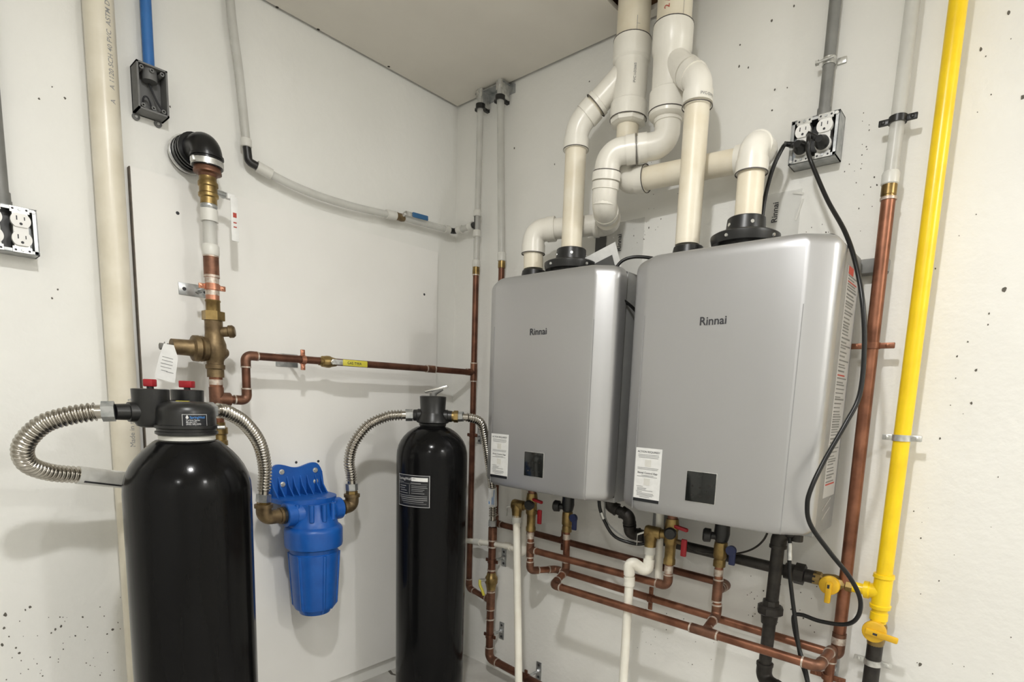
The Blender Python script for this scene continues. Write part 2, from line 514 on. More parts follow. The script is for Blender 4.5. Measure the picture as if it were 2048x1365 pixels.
# pits seen in the paint of the two walls
def pits(name, par, pts, onr):
    G = []
    for a, z, s in pts:
        n = 7; ph = random.random() * 6
        poly = [(math.cos(ph + 2 * PI * k / n) * s * (0.6 + 0.6 * random.random()), math.sin(ph + 2 * PI * k / n) * s * (0.8 + 0.8 * random.random())) for k in range(n)]
        if onr: G.append(prism(P(a, 0.0, z), XP, ZP, poly, -YP * 0.0006))
        else: G.append(prism(P(0, a, z), YP, ZP, poly, XP * 0.0006))
    o = struct(name, G, 'dirt', par)
    o['kind'] = 'stuff'
pr = [(1.172, 2.044, .0028), (1.223, 2.057, .0022), (1.484, 1.985, .0042), (1.095, 2.015, .002), (1.097, 1.963, .0028), (1.122, 1.952, .002), (1.195, 1.877, .0022), (1.225, 1.873, .0016), (1.193, 1.83, .0022),
      (0.616, 2.075, .002), (0.637, 2.043, .0022), (0.552, 1.965, .0036), (0.547, 1.972, .002), (0.303, 1.955, .0028), (0.489, 1.86, .002), (0.81, 1.585, .0022), (0.86, 1.60, .0022), (0.845, 1.57, .0018),
      (1.687, 1.716, .004), (1.645, 1.884, .003), (1.608, 1.83, .0032), (1.703, 1.344, .005), (1.684, 1.297, .002), (1.676, 1.18, .0026), (1.676, 1.11, .0026), (1.652, 0.503, .004), (1.64, 1.21, .002), (1.655, 1.24, .0016),
      (1.63, 1.03, .002), (1.62, 0.8, .002), (1.60, 0.86, .0016), (1.58, 1.40, .0016)]
pr += [(random.uniform(1.24, 1.45), random.uniform(0.50, 0.64), random.uniform(.0009, .002)) for _ in range(30)]
pr += [(random.uniform(0.9, 1.2), random.uniform(0.30, 0.46), random.uniform(.0008, .0016)) for _ in range(18)]
pr += [(random.uniform(1.30, 1.45), random.uniform(1.48, 1.62), random.uniform(.0008, .0018)) for _ in range(18)]
pr += [(random.uniform(1.37, 1.42), random.uniform(1.62, 1.78), random.uniform(.0008, .0014)) for _ in range(14)]
pr += [(random.uniform(1.60, 1.85), random.uniform(0.5, 1.9), random.uniform(.0006, .0015)) for _ in range(40)]
pr += [(random.uniform(0.80, 0.98), random.uniform(1.54, 1.86), random.uniform(.0006, .0014)) for _ in range(26)]
pits('pit_marks', wr, pr, True)
pl_ = [(1.388, 0.532, .004), (1.343, 0.539, .003), (1.352, 0.534, .002), (1.300, 0.469, .0028), (1.288, 0.474, .0028), (1.308, 0.462, .002), (1.183, 0.434, .003), (1.196, 0.425, .002), (1.244, 0.486, .0024), (1.398, 0.46, .003), (1.392, 0.50, .0026), (1.37, 0.43, .0026), (1.375, 0.445, .002), (1.262, 0.44, .002),
       (1.203, 1.735, .0024), (1.25, 1.715, .002), (1.225, 1.75, .0015), (1.01, 1.86, .0018), (0.985, 1.80, .002), (1.243, 1.30, .002), (1.255, 1.278, .002), (1.36, 1.32, .002)]
pl_ += [(random.uniform(1.16, 1.42), random.uniform(0.30, 0.52), random.uniform(.0007, .0017)) for _ in range(50)]
pits('pit_marks', wl, pl_, False)

# ------------------------------------------------------------------ ceiling lamps; the back one is an added fill light
for k, ((lx, ld), wt, wd) in enumerate(LAMPS):
    t = thing('ceiling_lamp', 'round white ceiling lamp, ' + ('above the tanks and heaters', 'right of the yellow gas pipe', 'added as fill light at the back of the room')[k], 'lamp', P(lx, ld, H), 'round ceiling lamps')
    part('housing', lathe(P(lx, ld, H), -ZP, [(0, 0.075), (0.015, 0.075), (0.02, 0.07), (0.021, 0.05)], 32), 'lampbody', t)
    for kind, en in (('POINT', wt), ('AREA', wd)):
        L = bpy.data.lights.new('lamp_glow', kind)
        if kind == 'POINT': L.shadow_soft_size = 0.045
        else: L.shape = 'DISK'; L.size = 0.085
        L.energy = en; L.color = LIGHT_COL
        lo = bpy.data.objects.new('lamp_glow', L)
        COL.objects.link(lo); lo.parent = t
        lo.location = (0, 0, -0.08 if kind == 'POINT' else -0.03)

# ================================================================== left wall
# ---- painted board
b = thing('wall_board', 'large white painted board fixed to the left wall behind the blue filter', 'board', P(0, 0.595, 0.06))
part('panel', box(P(0.0005, 1.086, 0.06), P(0.018, 0.102, 1.62)), 'board', b, smooth=False)
part('raw_edge', box(P(0.0005, 1.0885, 0.06), P(0.0172, 1.0862, 1.62)), 'board_edge', b, smooth=False)
BX = 0.0181
def hole(d, z, r=0.0045, m='ink'):
    part('screw_hole', lathe(P(BX, d, z), XP, [(0, r), (0.0006, r * 0.9)], 10), m, b)
for d, z in ((0.985, 1.535), (0.165, 1.456), (0.60, 0.852), (0.598, 0.826), (0.676, 0.853)):
    hole(d, z, 0.0045)

# ---- white standpipe
t = thing('standpipe', 'thick off-white plastic standpipe running floor to ceiling on the left wall', 'pipe', P(0.035, 1.135, 0))
part('pipe', sweep([P(0.035, 1.135, 0), P(0.035, 1.135, ZT - 0.01)], 0.0305, 40), 'pvc_old', t)
def cylmap(cx, cd, r, ang0, z0):     # text that climbs a vertical pipe: x -> up, y -> around
    def f(x, y):
        a = ang0 - y / r
        return P(cx + math.cos(a) * (r + 0.0004), cd - math.sin(a) * (r + 0.0004), z0 + x)
    return f
part('print', text_geo('Made in the U.S.A.', 0.017, cylmap(0.035, 1.135, 0.0305, 0.42, 0.925), 0.0), 'ink_grey', t)
part('print', text_geo('A     A 1120 SCH 40 PVC  ASTM D1785  NSF-PW', 0.015, cylmap(0.035, 1.135, 0.0305, 0.50, 1.735), 0.005), 'ink_grey', t)

# ---- outlet boxes
def outlet(O, u, n, label, loc_group, plugs=()):
    O = Vector(O); u = Vector(u); n = Vector(n)
    w, h, dp = 0.105, 0.098, 0.05
    def F(a, b, c): return O + u * a + ZP * b + n * c
    t = thing('outlet_box', label, 'electrical outlet', F(w / 2, 0, 0), loc_group)
    def bx(a0, a1, b0, b1, c0, c1, bev=0): return obox(F((a0 + a1) / 2, (b0 + b1) / 2, (c0 + c1) / 2), u, ZP, n, a1 - a0, b1 - b0, c1 - c0, bev)
    th = 0.002
    part('box', [bx(0, w, 0, th, 0, dp), bx(0, w, h - th, h, 0, dp), bx(0, th, 0, h, 0, dp), bx(w - th, w, 0, h, 0, dp), bx(0, w, 0, h, 0, th),
                 bx(0, w, 0, 0.008, dp - th, dp), bx(0, w, h - 0.008, h, dp - th, dp), bx(0, 0.008, 0, h, dp - th, dp), bx(w - 0.008, w, 0, h, dp - th, dp)], 'galv', t, smooth=False)
    part('shade_plate', bx(0.012, w - 0.012, 0.012, h - 0.012, 0.004, 0.026), 'black', t, smooth=False)  # black plate stands in for the shade inside the box
    for a in (0.029, 0.076):
        y = part('receptacle', [bx(a - 0.0165, a + 0.0165, 0.0005, 0.0135, dp, dp + 0.0016, 0.0005), bx(a - 0.0165, a + 0.0165, h - 0.0135, h - 0.0005, dp, dp + 0.0016, 0.0005),
                                bx(a - 0.013, a + 0.013, 0.013, h - 0.013, dp - 0.022, dp + 0.001)], 'strap', t, smooth=False)
        for bb in (0.0115, h - 0.0115):
            part('mount_screw', lathe(F(a, 0.0065 if bb < 0.05 else h - 0.0065, dp + 0.0016), n, [(0, 0.0033), (0.0015, 0.0028)], 10), 'galv', y)
            part('ear_hole', [lathe(F(a + s * 0.0115, 0.0058 if bb < 0.05 else h - 0.0058, dp + 0.0016), n, [(0, 0.0024), (0.0003, 0.0023)], 8) for s in (-1, 1)], 'ink', y)
        for k, bc in enumerate((h / 2 - 0.0195, h / 2 + 0.0195)):
            poly = []
            for q in range(28):
                an = 2 * PI * q / 28
                poly.append((0.0172 * math.cos(an), max(-0.0142, min(0.0142, 0.0172 * math.sin(an)))))
            part('face', prism(F(a, bc, dp - 0.004), u, ZP, poly, n * 0.011), 'face', y)
            part('slot', [bx(a - 0.0075, a - 0.0055, bc - 0.0005, bc + 0.0085, dp + 0.007, dp + 0.0074), bx(a + 0.0055, a + 0.0072, bc + 0.0005, bc + 0.0075, dp + 0.007, dp + 0.0074),
                          lathe(F(a, bc - 0.0075, dp + 0.007), n, [(0, 0.0028), (0.0004, 0.0028)], 10)], 'ink', y, smooth=False)
        part('bridge', bx(a - 0.0125, a + 0.0125, h / 2 - 0.006, h / 2 + 0.006, dp - 0.004, dp + 0.0035), 'face', y)
    for (a, bb) in ((0.006, 0.006), (w - 0.006, h - 0.006)):
        part('cover_screw', lathe(F(a, bb, dp), n, [(0, 0.0042), (0.002, 0.0036)], 10), 'strap', t)
    return F

FL = outlet(P(0.0, 1.3835, 1.362), YP, XP, 'metal outlet box with two white duplex outlets at the left edge', 'outlet boxes')
t = thing('conduit', 'grey conduit pipe dropping to the outlet box at the left edge', 'conduit', P(0.018, 1.331, 1.462))
part('pipe', sweep([P(0.018, 1.331, 1.475), P(0.018, 1.331, ZT - 0.02)], 0.0135, 20), 'emt', t)
part('connector', lathe(P(0.018, 1.331, 1.4605), ZP, [(0, 0.0175), (0.012, 0.0175), (0.012, 0.016), (0.03, 0.016)], 20), 'emt', t)

FR = outlet(P(1.261, 0.0, 1.668), XP, -YP, 'metal outlet box with two black plugs in it above the right heater', 'outlet boxes')
t = thing('conduit', 'grey conduit pipe dropping to the outlet box above the right heater', 'conduit', P(1.322, 0.018, 1.767))
part('pipe', sweep([P(1.322, 0.018, 1.78), P(1.322, 0.018, ZT - 0.02)], 0.0128, 20), 'emt', t)
part('connector', lathe(P(1.322, 0.018, 1.7665), ZP, [(0, 0.017), (0.01, 0.017), (0.01, 0.015), (0.024, 0.015)], 20), 'emt', t)
t = thing('conduit_strap', 'small zinc strap with screw holding the grey conduit on the right wall', 'pipe clamp', P(1.322, 0.0, 1.892))
part('strap', ring(P(1.322, 0.018, 1.892), ZP, 0.0128, 0.0148, 0.016), 'strap', t)
part('foot', obox(P(1.346, 0.003, 1.894), XP, ZP, YP, 0.02, 0.014, 0.004, 0.001), 'strap', t)
part('bolt', sweep([P(1.300, 0.036, 1.889), P(1.336, 0.036, 1.892)], 0.0032, 10), 'strap', t)
part('nut', lathe(P(1.300, 0.036, 1.889), -XP, [(-0.004, 0.0065), (0.002, 0.0065)], 6), 'strap', t)

# ---- blue conduit and open grey junction box
t = thing('blue_conduit', 'bright blue plastic conduit running up from the open grey junction box', 'conduit', P(0.026, 1.036, 1.86))
part('pipe', sweep([P(0.026, 1.036, 1.85), P(0.026, 1.036, ZT - 0.02)], 0.0122, 20), 'blue_pipe', t)
t = thing('junction_box', 'open grey plastic junction box under the blue conduit', 'junction box', P(0.0, 1.036, 1.752))
d0, d1, za, zb, dp = 1.0035, 1.0695, 1.752, 1.860, 0.05
def bxl(da, db, a, b_, x0, x1, bev=0): return box(P(x0, da, a), P(x1, db, b_), bev)
th = 0.004
part('shell', [bxl(d0, d1, za, za + th, 0, dp), bxl(d0, d1, zb - th, zb, 0, dp), bxl(d0, d0 + th, za, zb, 0, dp), bxl(d1 - th, d1, za, zb, 0, dp), bxl(d0, d1, za, zb, 0.0005, 0.006)], 'box_grey', t, smooth=False)
for dd in (d0 + 0.011, (d0 + d1) / 2, d1 - 0.011):
    for zz in (za + 0.011, zb - 0.011):
        q = part('screw_post', ring(P(0.027, dd, zz), XP, 0.0022, 0.0048, 0.042, 12), 'box_grey', t)
part('hub', sweep([P(0.026, 1.036, zb - 0.03), P(0.026, 1.036, zb - 0.004)], 0.0165, 18), 'box_grey', t)
part('loose_wire', sweep(spline([P(0.012, 1.035, 1.835), P(0.022, 1.03, 1.81), P(0.03, 1.022, 1.785), P(0.04, 1.015, 1.768)], 6), 0.0025, 8), 'ink', t)
part('wire_loop', sweep(spline([P(0.012, 1.05, 1.77), P(0.022, 1.05, 1.79), P(0.024, 1.042, 1.793), P(0.02, 1.035, 1.78), P(0.014, 1.03, 1.76)], 6), 0.002, 8), 'ink', t)
for dd in (d1 - 0.006, d0 + 0.012):
    q = part('mounting_ear', ring(P(0.003, dd, za - 0.006), XP, 0.0035, 0.0085, 0.005, 14), 'box_grey', t)
    part('screw', lathe(P(0.0055, dd, za - 0.006), XP, [(0, 0.004), (0.002, 0.003)], 10), 'strap', q)

# ---- main supply stack
SX, SD = 0.12, 0.945
def S(z): return P(SX, SD, z)
st = thing('supply_stack', 'vertical brass and copper water main dropping from a black rubber elbow', 'water pipe', P(SX, SD, 0.86))
rb = fillet([P(0.002, 0.952, 1.690), P(SX, SD, 1.690), P(SX, SD, 1.636)], 0.045, 10)
rr = [0.047, 0.047]
pts = [rb[0], rb[0] + (rb[1] - rb[0]).normalized() * 0.036, rb[0] + (rb[1] - rb[0]).normalized() * 0.036] + rb[1:]
o = part('rubber_elbow', sweep(pts, [0.045, 0.045, 0.036] + [0.0355] * (len(rb) - 3) + [0.0355, 0.0355], 28), 'rubber', st, 'black rubber elbow')
part('rib', [ring(P(x, 0.951, 1.690), XP, 0.033, 0.0425, 0.007, 26) for x in (0.048, 0.064)] + [ring(S(1.662), ZP, 0.033, 0.0385, 0.006, 26)], 'rubber', o)
part('hose_clamp', [ring(P(0.020, 0.952, 1.690), XP, 0.045, 0.0485, 0.010, 28)], 'strap', o)
part('hose_clamp', [ring(S(1.645), ZP, 0.034, 0.0375, 0.014, 28), obox(P(SX + 0.012, SD + 0.0375, 1.645), XP, YP, ZP, 0.02, 0.008, 0.012, 0.002)], 'strap', o)
part('reducer', lathe(S(1.642), -ZP, [(0, 0.031), (0.012, 0.031), (0.014, 0.0325), (0.019, 0.0325), (0.022, 0.024), (0.028, 0.0205)], 24), 'copper_fit', st)
bv = part('ball_valve', lathe(S(1.616), -ZP, [(0, 0.020), (0.012, 0.0205), (0.016, 0.0235), (0.024, 0.0235), (0.027, 0.021), (0.040, 0.021), (0.043, 0.0235), (0.050, 0.0235), (0.053, 0.0195), (0.068, 0.0195)], 24), 'brass', st)
part('stem', [sweep([P(SX - 0.004, SD - 0.016, 1.585), P(SX - 0.010, SD - 0.052, 1.585)], 0.007, 12), hexa(P(SX - 0.010, SD - 0.036, 1.585), P(SX - 0.0115, SD - 0.043, 1.585), 0.009)], 'galv', bv)
lv = part('lever', [obox(P(SX + 0.006, SD - 0.060, 1.526), YP, ZP, XP, 0.019, 0.112, 0.004, 0.0018), obox(P(SX - 0.002, SD - 0.054, 1.582), YP, ZP, XP, 0.020, 0.014, 0.016, 0.002)], 'paper', bv, 'white lever with red print')
part('lever_print', [obox(P(SX + 0.0082, SD - 0.060, z), YP, ZP, XP, w, h, 0.0006) for z, w, h in ((1.536, 0.009, 0.012), (1.517, 0.008, 0.003), (1.506, 0.008, 0.003))], 'ink_red', bv)
part('adapter', lathe(S(1.549), -ZP, [(0, 0.0185), (0.004, 0.0195), (0.008, 0.0195), (0.012, 0.017), (0.02, 0.017)], 22), 'galv', st)
sleeve(st, S(1.536), S(1.506), 0.0205, 'pex_ring', 'expansion_ring')
sleeve(st, S(1.506), S(1.448), 0.0165, 'pex', 'plastic_pipe')
part('expansion_ring', lathe(S(1.450), -ZP, [(0, 0.0175), (0.004, 0.0205), (0.024, 0.0205), (0.028, 0.019)], 22), 'pex_ring', st)
sleeve(st, S(1.424), S(1.372), 0.0185, 'copper_fit', 'coupling')
sleeve(st, S(1.376), S(1.306), 0.0165, 'copper_new', 'copper_pipe')
part('solder_ring', [ring(S(1.370), ZP, 0.016, 0.0188, 0.006), sweep([S(1.366), S(1.352)], 0.0168, 18), sweep([S(1.334), S(1.322)], 0.0168, 18), ring(S(1.42), ZP, 0.017, 0.0190, 0.003)], 'solder', st)
part('adapter', lathe(S(1.310), -ZP, [(0, 0.0185), (0.004, 0.0185), (0.006, 0.0172), (0.034, 0.0172)], 20), 'brass', st)
part('union_nut', hexa(S(1.281), S(1.258), 0.0275), 'brass', st, smooth=False)
prv = part('pressure_valve', [lathe(S(1.260), -ZP, [(0, 0.0215), (0.035, 0.0215), (0.048, 0.023), (0.062, 0.028), (0.080, 0.029), (0.096, 0.026), (0.108, 0.0205), (0.116, 0.0205), (0.117, 0.0235), (0.127, 0.0235), (0.130, 0.0205), (0.15, 0.0205)], 26),
      lathe(P(SX, SD, 1.182), -YP, [(0, 0.022), (0.020, 0.022), (0.022, 0.031), (0.034, 0.0335), (0.036, 0.030), (0.040, 0.034), (0.052, 0.033), (0.056, 0.023), (0.062, 0.0205), (0.102, 0.0195)], 26)], 'bronze', st, 'bronze pressure reducing valve')
kd = Vector((0.45, 0.75, 0.1)).normalized()
part('strainer_cap', lathe(P(SX + 0.006, SD - 0.01, 1.229), kd, [(0, 0.013), (0.022, 0.013), (0.024, 0.0165), (0.034, 0.0165), (0.039, 0.012)], 18), 'bronze', prv)
part('side_boss', lathe(P(SX, SD - 0.018, 1.176), YP, [(0, 0.022), (0.008, 0.016), (0.015, 0.009)], 16), 'bronze', prv)
part('adjusting_bolt', [sweep([P(SX, SD + 0.10, 1.182), P(SX, SD + 0.128, 1.180)], 0.0045, 10), hexa(P(SX, SD + 0.108, 1.181), P(SX, SD + 0.114, 1.181), 0.008), hexa(P(SX, SD + 0.120, 1.180), P(SX, SD + 0.128, 1.180), 0.0085)], 'emt', prv)
sleeve(st, S(1.112), S(0.985), 0.0165, 'copper', 'copper_pipe')
part('solder_ring', [sweep([S(1.104), S(1.090)], 0.0172, 18), ring(S(1.112), ZP, 0.016, 0.019, 0.004)], 'solder', st)
tee(st, S(1.052), ZP, YP, 0.0165, 0.0182, 0.032, 0.034, 'copper_fit', None)
part('ball_valve', lathe(S(0.990), -ZP, [(0, 0.0185), (0.012, 0.019), (0.014, 0.024), (0.03, 0.0245), (0.034, 0.021), (0.048, 0.021), (0.05, 0.0235), (0.062, 0.0235), (0.064, 0.018), (0.078, 0.018)], 24), 'brass', st)
sleeve(st, S(0.915), S(0.872), 0.0175, 'brass', 'nipple')

# ---- paper tag on the adjusting bolt
tg = thing('paper_tag', 'white paper tag hanging from the bronze pressure valve', 'tag', P(0.135, 1.062, 1.182))
poly = [(-0.010, 0.004), (0.012, 0.002), (0.020, -0.028), (0.010, -0.092), (-0.034, -0.080), (-0.022, -0.030)]
part('sheet', prism(P(0.141, 1.060, 1.182), YP, ZP, poly, XP * 0.0006), 'paper', tg, smooth=False)
part('string_loop', ring(P(0.125, 1.062, 1.182), YP, 0.009, 0.0104, 0.002, 14), 'paper', tg)
part('print', [obox(P(0.1419, 1.060 - a, 1.182 + z), Vector((0, 1, -0.22)), Vector((0, 0.22, 1)), XP, w, 0.0016, 0.0003) for a, z, w in ((-0.003, -0.030, 0.024), (-0.004, -0.038, 0.024), (-0.006, -0.046, 0.026), (-0.008, -0.054, 0.024), (0.0, -0.066, 0.016), (-0.012, -0.062, 0.014))], 'ink_grey', tg, smooth=False)

hanger(S(1.343), ZP, WL, 0.0165, SX - BX, 'copper_new', 'new copper strap on a zinc plate holding the vertical supply stack', plong=YP, platew=(0.032, 0.078), rodoff=-0.008)

# ---- copper branch along the left wall
cb = thing('copper_branch', 'copper pipe with yellow lever valve running along the white board to the corner', 'water pipe', P(SX, 0.50, 1.175), GRP_CU)
zc = 1.174
run(cb, [S(1.052) + YP * 0.030, P(SX, 0.866, 1.050), P(SX, 0.866, zc), P(SX, 0.215, zc + 0.003), P(0.163, 0.062, zc)], 0.0111, 'copper_dark', R=0.016, hub=0.016, fr=0.0130, fm='copper_fit', solder='solder')
vd = 0.618
cv = part('ball_valve', lathe(P(SX, vd + 0.03, zc), YP, [(0, 0.0125), (0.008, 0.0125), (0.010, 0.0165), (0.020, 0.0175), (0.024, 0.0185), (0.034, 0.0185), (0.038, 0.0165), (0.048, 0.014), (0.056, 0.0125)], 20), 'brass', cb)
part('stem', lathe(P(SX + 0.012, vd - 0.005, zc), XP, [(0, 0.008), (0.012, 0.008), (0.013, 0.006), (0.018, 0.006)], 12), 'strap', cv)
part('lever_arm', obox(P(SX + 0.0265, vd - 0.022, zc), YP, ZP, XP, 0.046, 0.016, 0.0025, 0.001), 'strap', cv)
lvy = part('lever', obox(P(SX + 0.0268, vd - 0.078, zc), YP, ZP, XP, 0.088, 0.0195, 0.006, 0.0028), 'yellow_l', cv, 'yellow vinyl lever grip')
part('lever_print', text_geo('GAS TWA', 0.0115, flat(P(SX + 0.0299, vd - 0.048, zc - 0.004), YP, ZP, XP), 0.01), 'ink', cv)
hanger(P(SX, 0.700, zc), YP, WL, 0.0111, SX - BX, 'copper_new', 'copper strap on a zinc plate holding the horizontal copper branch', plong=YP, platew=(0.04, 0.07), ear=0.02)

# ---- milky plastic water line: down the left wall, sagging to the corner
px = thing('plastic_water_line', 'milky plastic water line sagging across the left wall with blue lever valve', 'water pipe', P(0.035, 0.45, 1.69))
part('pipe', sweep(spline([P(0.03, 0.842, ZT - 0.05), P(0.03, 0.838, 2.115), P(0.03, 0.82, 1.936), P(0.032, 0.8075, 1.765)], 8), 0.0111, 16), 'pex', px)
part('expansion_ring', lathe(P(0.032, 0.8085, 1.775), -ZP, [(0, 0.0135), (0.003, 0.0148), (0.02, 0.0148), (0.022, 0.013)], 18), 'pex_ring', px)
part('elbow', sweep(fillet([P(0.032, 0.807, 1.757), P(0.033, 0.804, 1.717), P(0.035, 0.778, 1.710)], 0.012), 0.0112, 16), 'black', px, 'black plastic elbow')
sag = spline([P(0.035, 0.782, 1.711), P(0.04, 0.70, 1.691), P(0.042, 0.60, 1.681), P(0.042, 0.49, 1.681), P(0.04, 0.39, 1.688), P(0.04, 0.312, 1.695)], 8)
part('pipe', sweep(sag, 0.0114, 16), 'pex', px)
part('expansion_ring', sweep([sag[0], sag[4]], 0.0152, 18), 'pex_ring', px)
part('expansion_ring', sweep([sag[-5], sag[-1]], 0.0148, 18), 'pex_ring', px)
bv = part('ball_valve', lathe(P(0.04, 0.312, 1.6955), YP, [(0, 0.0125), (0.006, 0.0135), (0.010, 0.0125), (0.026, 0.0135), (0.03, 0.0125), (0.036, 0.011)], 18), 'bronze', px)
part('stem', lathe(P(0.05, 0.287, 1.701), Vector((1, 0, 0.5)), [(0, 0.006), (0.012, 0.006), (0.013, 0.0045), (0.017, 0.0045)], 12), 'strap', bv)
part('lever_arm', obox(P(0.064, 0.270, 1.708), Vector((0, 1, 0.05)), ZP, XP, 0.036, 0.014, 0.003, 0.001), 'chrome', bv)
part('lever', obox(P(0.066, 0.224, 1.7105), Vector((0, 1, 0.05)), Vector((0, -0.05, 1)), XP, 0.068, 0.017, 0.006, 0.0028), 'blue_h', bv, 'blue lever grip')
part('pipe', sweep([P(0.04, 0.28, 1.697), P(0.042, 0.072, 1.705)], 0.0114, 16), 'pex', px)
part('expansion_ring', sweep([P(0.042, 0.092, 1.704), P(0.042, 0.070, 1.705)], 0.015, 18), 'pex_ring', px)
part('elbow', sweep(fillet([P(0.042, 0.072, 1.705), P(0.043, 0.046, 1.7055), P(0.068, 0.043, 1.707)], 0.012), 0.0105, 14), 'black', px, 'black plastic elbow')
part('expansion_ring', sweep([P(0.062, 0.0432, 1.707), P(0.084, 0.043, 1.708)], 0.015, 18), 'pex_ring', px)
part('pipe', sweep([P(0.08, 0.043, 1.708), P(0.13, 0.041, 1.711)], 0.0111, 16), 'pex', px)
part('expansion_ring', sweep([P(0.122, 0.0412, 1.7105), P(0.143, 0.041, 1.712)], 0.0148, 18), 'pex_ring', px)

# ---- corner riser
CX, CD = 0.164, 0.04
def Cn(z): return P(CX, CD, z)
cr = thing('corner_riser', 'tall tarnished copper riser in the corner with milky plastic upper half', 'water pipe', Cn(0.30), GRP_CU)
part('plastic_pipe', sweep([P(0.169, CD, ZT - 0.05), P(0.166, CD, 1.9), Cn(1.56)], 0.0111, 16), 'pex', cr)
part('tee', [sweep([Cn(1.747), Cn(1.682)], 0.0112, 16), sweep([Cn(1.713), P(0.142, 0.041, 1.712)], 0.0112, 14)], 'black', cr, 'black plastic tee')
part('expansion_ring', lathe(Cn(1.762), -ZP, [(0, 0.0125), (0.004, 0.0150), (0.020, 0.0150), (0.022, 0.013)], 18), 'pex_ring', cr)
part('expansion_ring', lathe(Cn(1.692), -ZP, [(0, 0.0130), (0.003, 0.0150), (0.022, 0.0150), (0.024, 0.013)], 18), 'pex_ring', cr)
part('expansion_ring', lathe(Cn(1.587), -ZP, [(0, 0.0125), (0.004, 0.0150), (0.024, 0.0150), (0.026, 0.0135)], 18), 'pex_ring', cr)
part('adapter', lathe(Cn(1.562), -ZP, [(0, 0.0128), (0.012, 0.0128), (0.012, 0.0135), (0.028, 0.0135)], 18), 'brass', cr)
part('solder_ring', [ring(Cn(1.533), ZP, 0.0105, 0.0134, 0.005)], 'solder', cr)
run(cr, [Cn(1.536), P(CX, CD, 0.318), P(0.30, 0.063, 0.312)], 0.0111, 'copper_dark', R=0.018, hub=0.02, fr=0.0132, fm='copper_fit', solder='solder')
tee(cr, Cn(1.175), ZP, P(-0.043, 0.153 * 1.0, 0), 0.0111, 0.0132, 0.034, 0.03, 'copper_fit', 'solder')
hanger(Cn(0.935), ZP, WR, 0.0111, CD, 'copper_dark', 'tarnished copper clamp on the corner riser beside the left heater', ear=0.016)

# ---- second riser, its wall run and link to the right heater
r2_ = thing('heater_feed_line', 'copper line from the second plastic riser along the wall under both heaters', 'water pipe', P(0.30, 0.04, 0.60), GRP_CU)
part('plastic_pipe', sweep([P(0.262, 0.04, ZT - 0.05), P(0.268, 0.04, 2.09), P(0.282, 0.04, 1.80), P(0.296, 0.04, 1.56)], 0.0125, 16), 'pex', r2_)
part('expansion_ring', lathe(P(0.2955, 0.04, 1.596), -ZP, [(0, 0.013), (0.005, 0.0155), (0.028, 0.0155), (0.03, 0.0135)], 18), 'pex_ring', r2_)
part('adapter', lathe(P(0.296, 0.04, 1.568), -ZP, [(0, 0.0125), (0.01, 0.0132), (0.026, 0.0132)], 18), 'brass', r2_)
run(r2_, [P(0.296, 0.04, 1.544), P(0.30, 0.04, 0.610), P(1.203, 0.042, 0.594), P(1.203, 0.100, 0.594)], 0.0111, 'copper_dark', R=0.018, hub=0.016, fr=0.0131, fm='copper_fit', solder='solder')
hanger(P(0.625, 0.04, 0.607), XP, WR, 0.0111, 0.04, 'copper_dark', 'copper two-eared clamp on the upper wall pipe below the left heater', plate=False, ear=0.026)

# ---- clamps with zinc channel at the ceiling corner
t = thing('ceiling_bracket', 'zinc bracket with two black clamps holding the corner risers at the ceiling', 'bracket', P(0.21, 0.0, H - 0.03))
part('channel', [box(P(0.140, 0.0005, H - 0.034), P(0.300, 0.012, H - 0.006)), box(P(0.145, 0.012, H - 0.013), P(0.285, 0.045, H - 0.008))], 'galv', t, smooth=False)
for x in (0.1685, 0.2665):
    q = part('clamp', [ring(P(x, 0.04, H - 0.058), ZP, 0.0128, 0.0175, 0.016, 18), obox(P(x - 0.019, 0.036, H - 0.060), XP, YP, ZP, 0.02, 0.014, 0.012, 0.003), box(P(x - 0.006, 0.0, H - 0.064), P(x + 0.006, 0.026, H - 0.052))], 'black', t)
    part('tab', [box(P(x + 0.013, 0.012, H - 0.060), P(x + 0.016, 0.046, H - 0.004)), box(P(x - 0.014, 0.046, H - 0.030), P(x + 0.016, 0.049, H - 0.003))], 'strap', q, smooth=False)
    part('screw', lathe(P(x + 0.002, 0.049, H - 0.018), -YP, [(0, 0.004), (0.004, 0.0035)], 10), 'strap', q)

# ================================================================== water treatment tanks
def tank(cx, cd, r, prof, name, label):
    t = thing(name, label, 'water tank', P(cx, cd, 0), 'black water treatment tanks')
    part('tank_body', lathe(P(cx, cd, 0), ZP, prof, 64), 'tank', t)
    return t
T1 = (0.372, 1.102); T2 = (0.317, 0.363)
R1, R2 = 0.125, 0.115
t1 = tank(*T1, R1, [(0.003, 0.105), (0.012, 0.118), (0.05, 0.1245), (0.40, R1), (0.852, R1), (0.872, 0.1235), (0.892, 0.1185), (0.91, 0.1105), (0.926, 0.1005), (0.942, 0.0875), (0.954, 0.075), (0.962, 0.066), (0.966, 0.060), (0.968, 0.05)], 'softener_tank', 'large gloss black tank with two red knobs standing at the front left')
cx, cd = T1
part('neck_ring', lathe(P(cx, cd, 0.966), ZP, [(0, 0.053), (0.002, 0.055), (0.010, 0.055), (0.012, 0.053)], 40), 'pex_ring', t1, 'white neck ring')
hd = part('valve_head', lathe(P(cx, cd, 0.978), ZP, [(0, 0.056), (0.003, 0.0605), (0.008, 0.0605), (0.009, 0.0575), (0.014, 0.0575), (0.016, 0.0625), (0.022, 0.0625), (0.023, 0.058), (0.052, 0.0575), (0.060, 0.055), (0.067, 0.049), (0.071, 0.040), (0.073, 0.028)], 48), 'black', t1)
part('clamp_screw', [sweep([P(cx + 0.05, cd - 0.045, 0.996), P(cx + 0.056, cd - 0.058, 0.997)], 0.004, 10)], 'strap', hd)
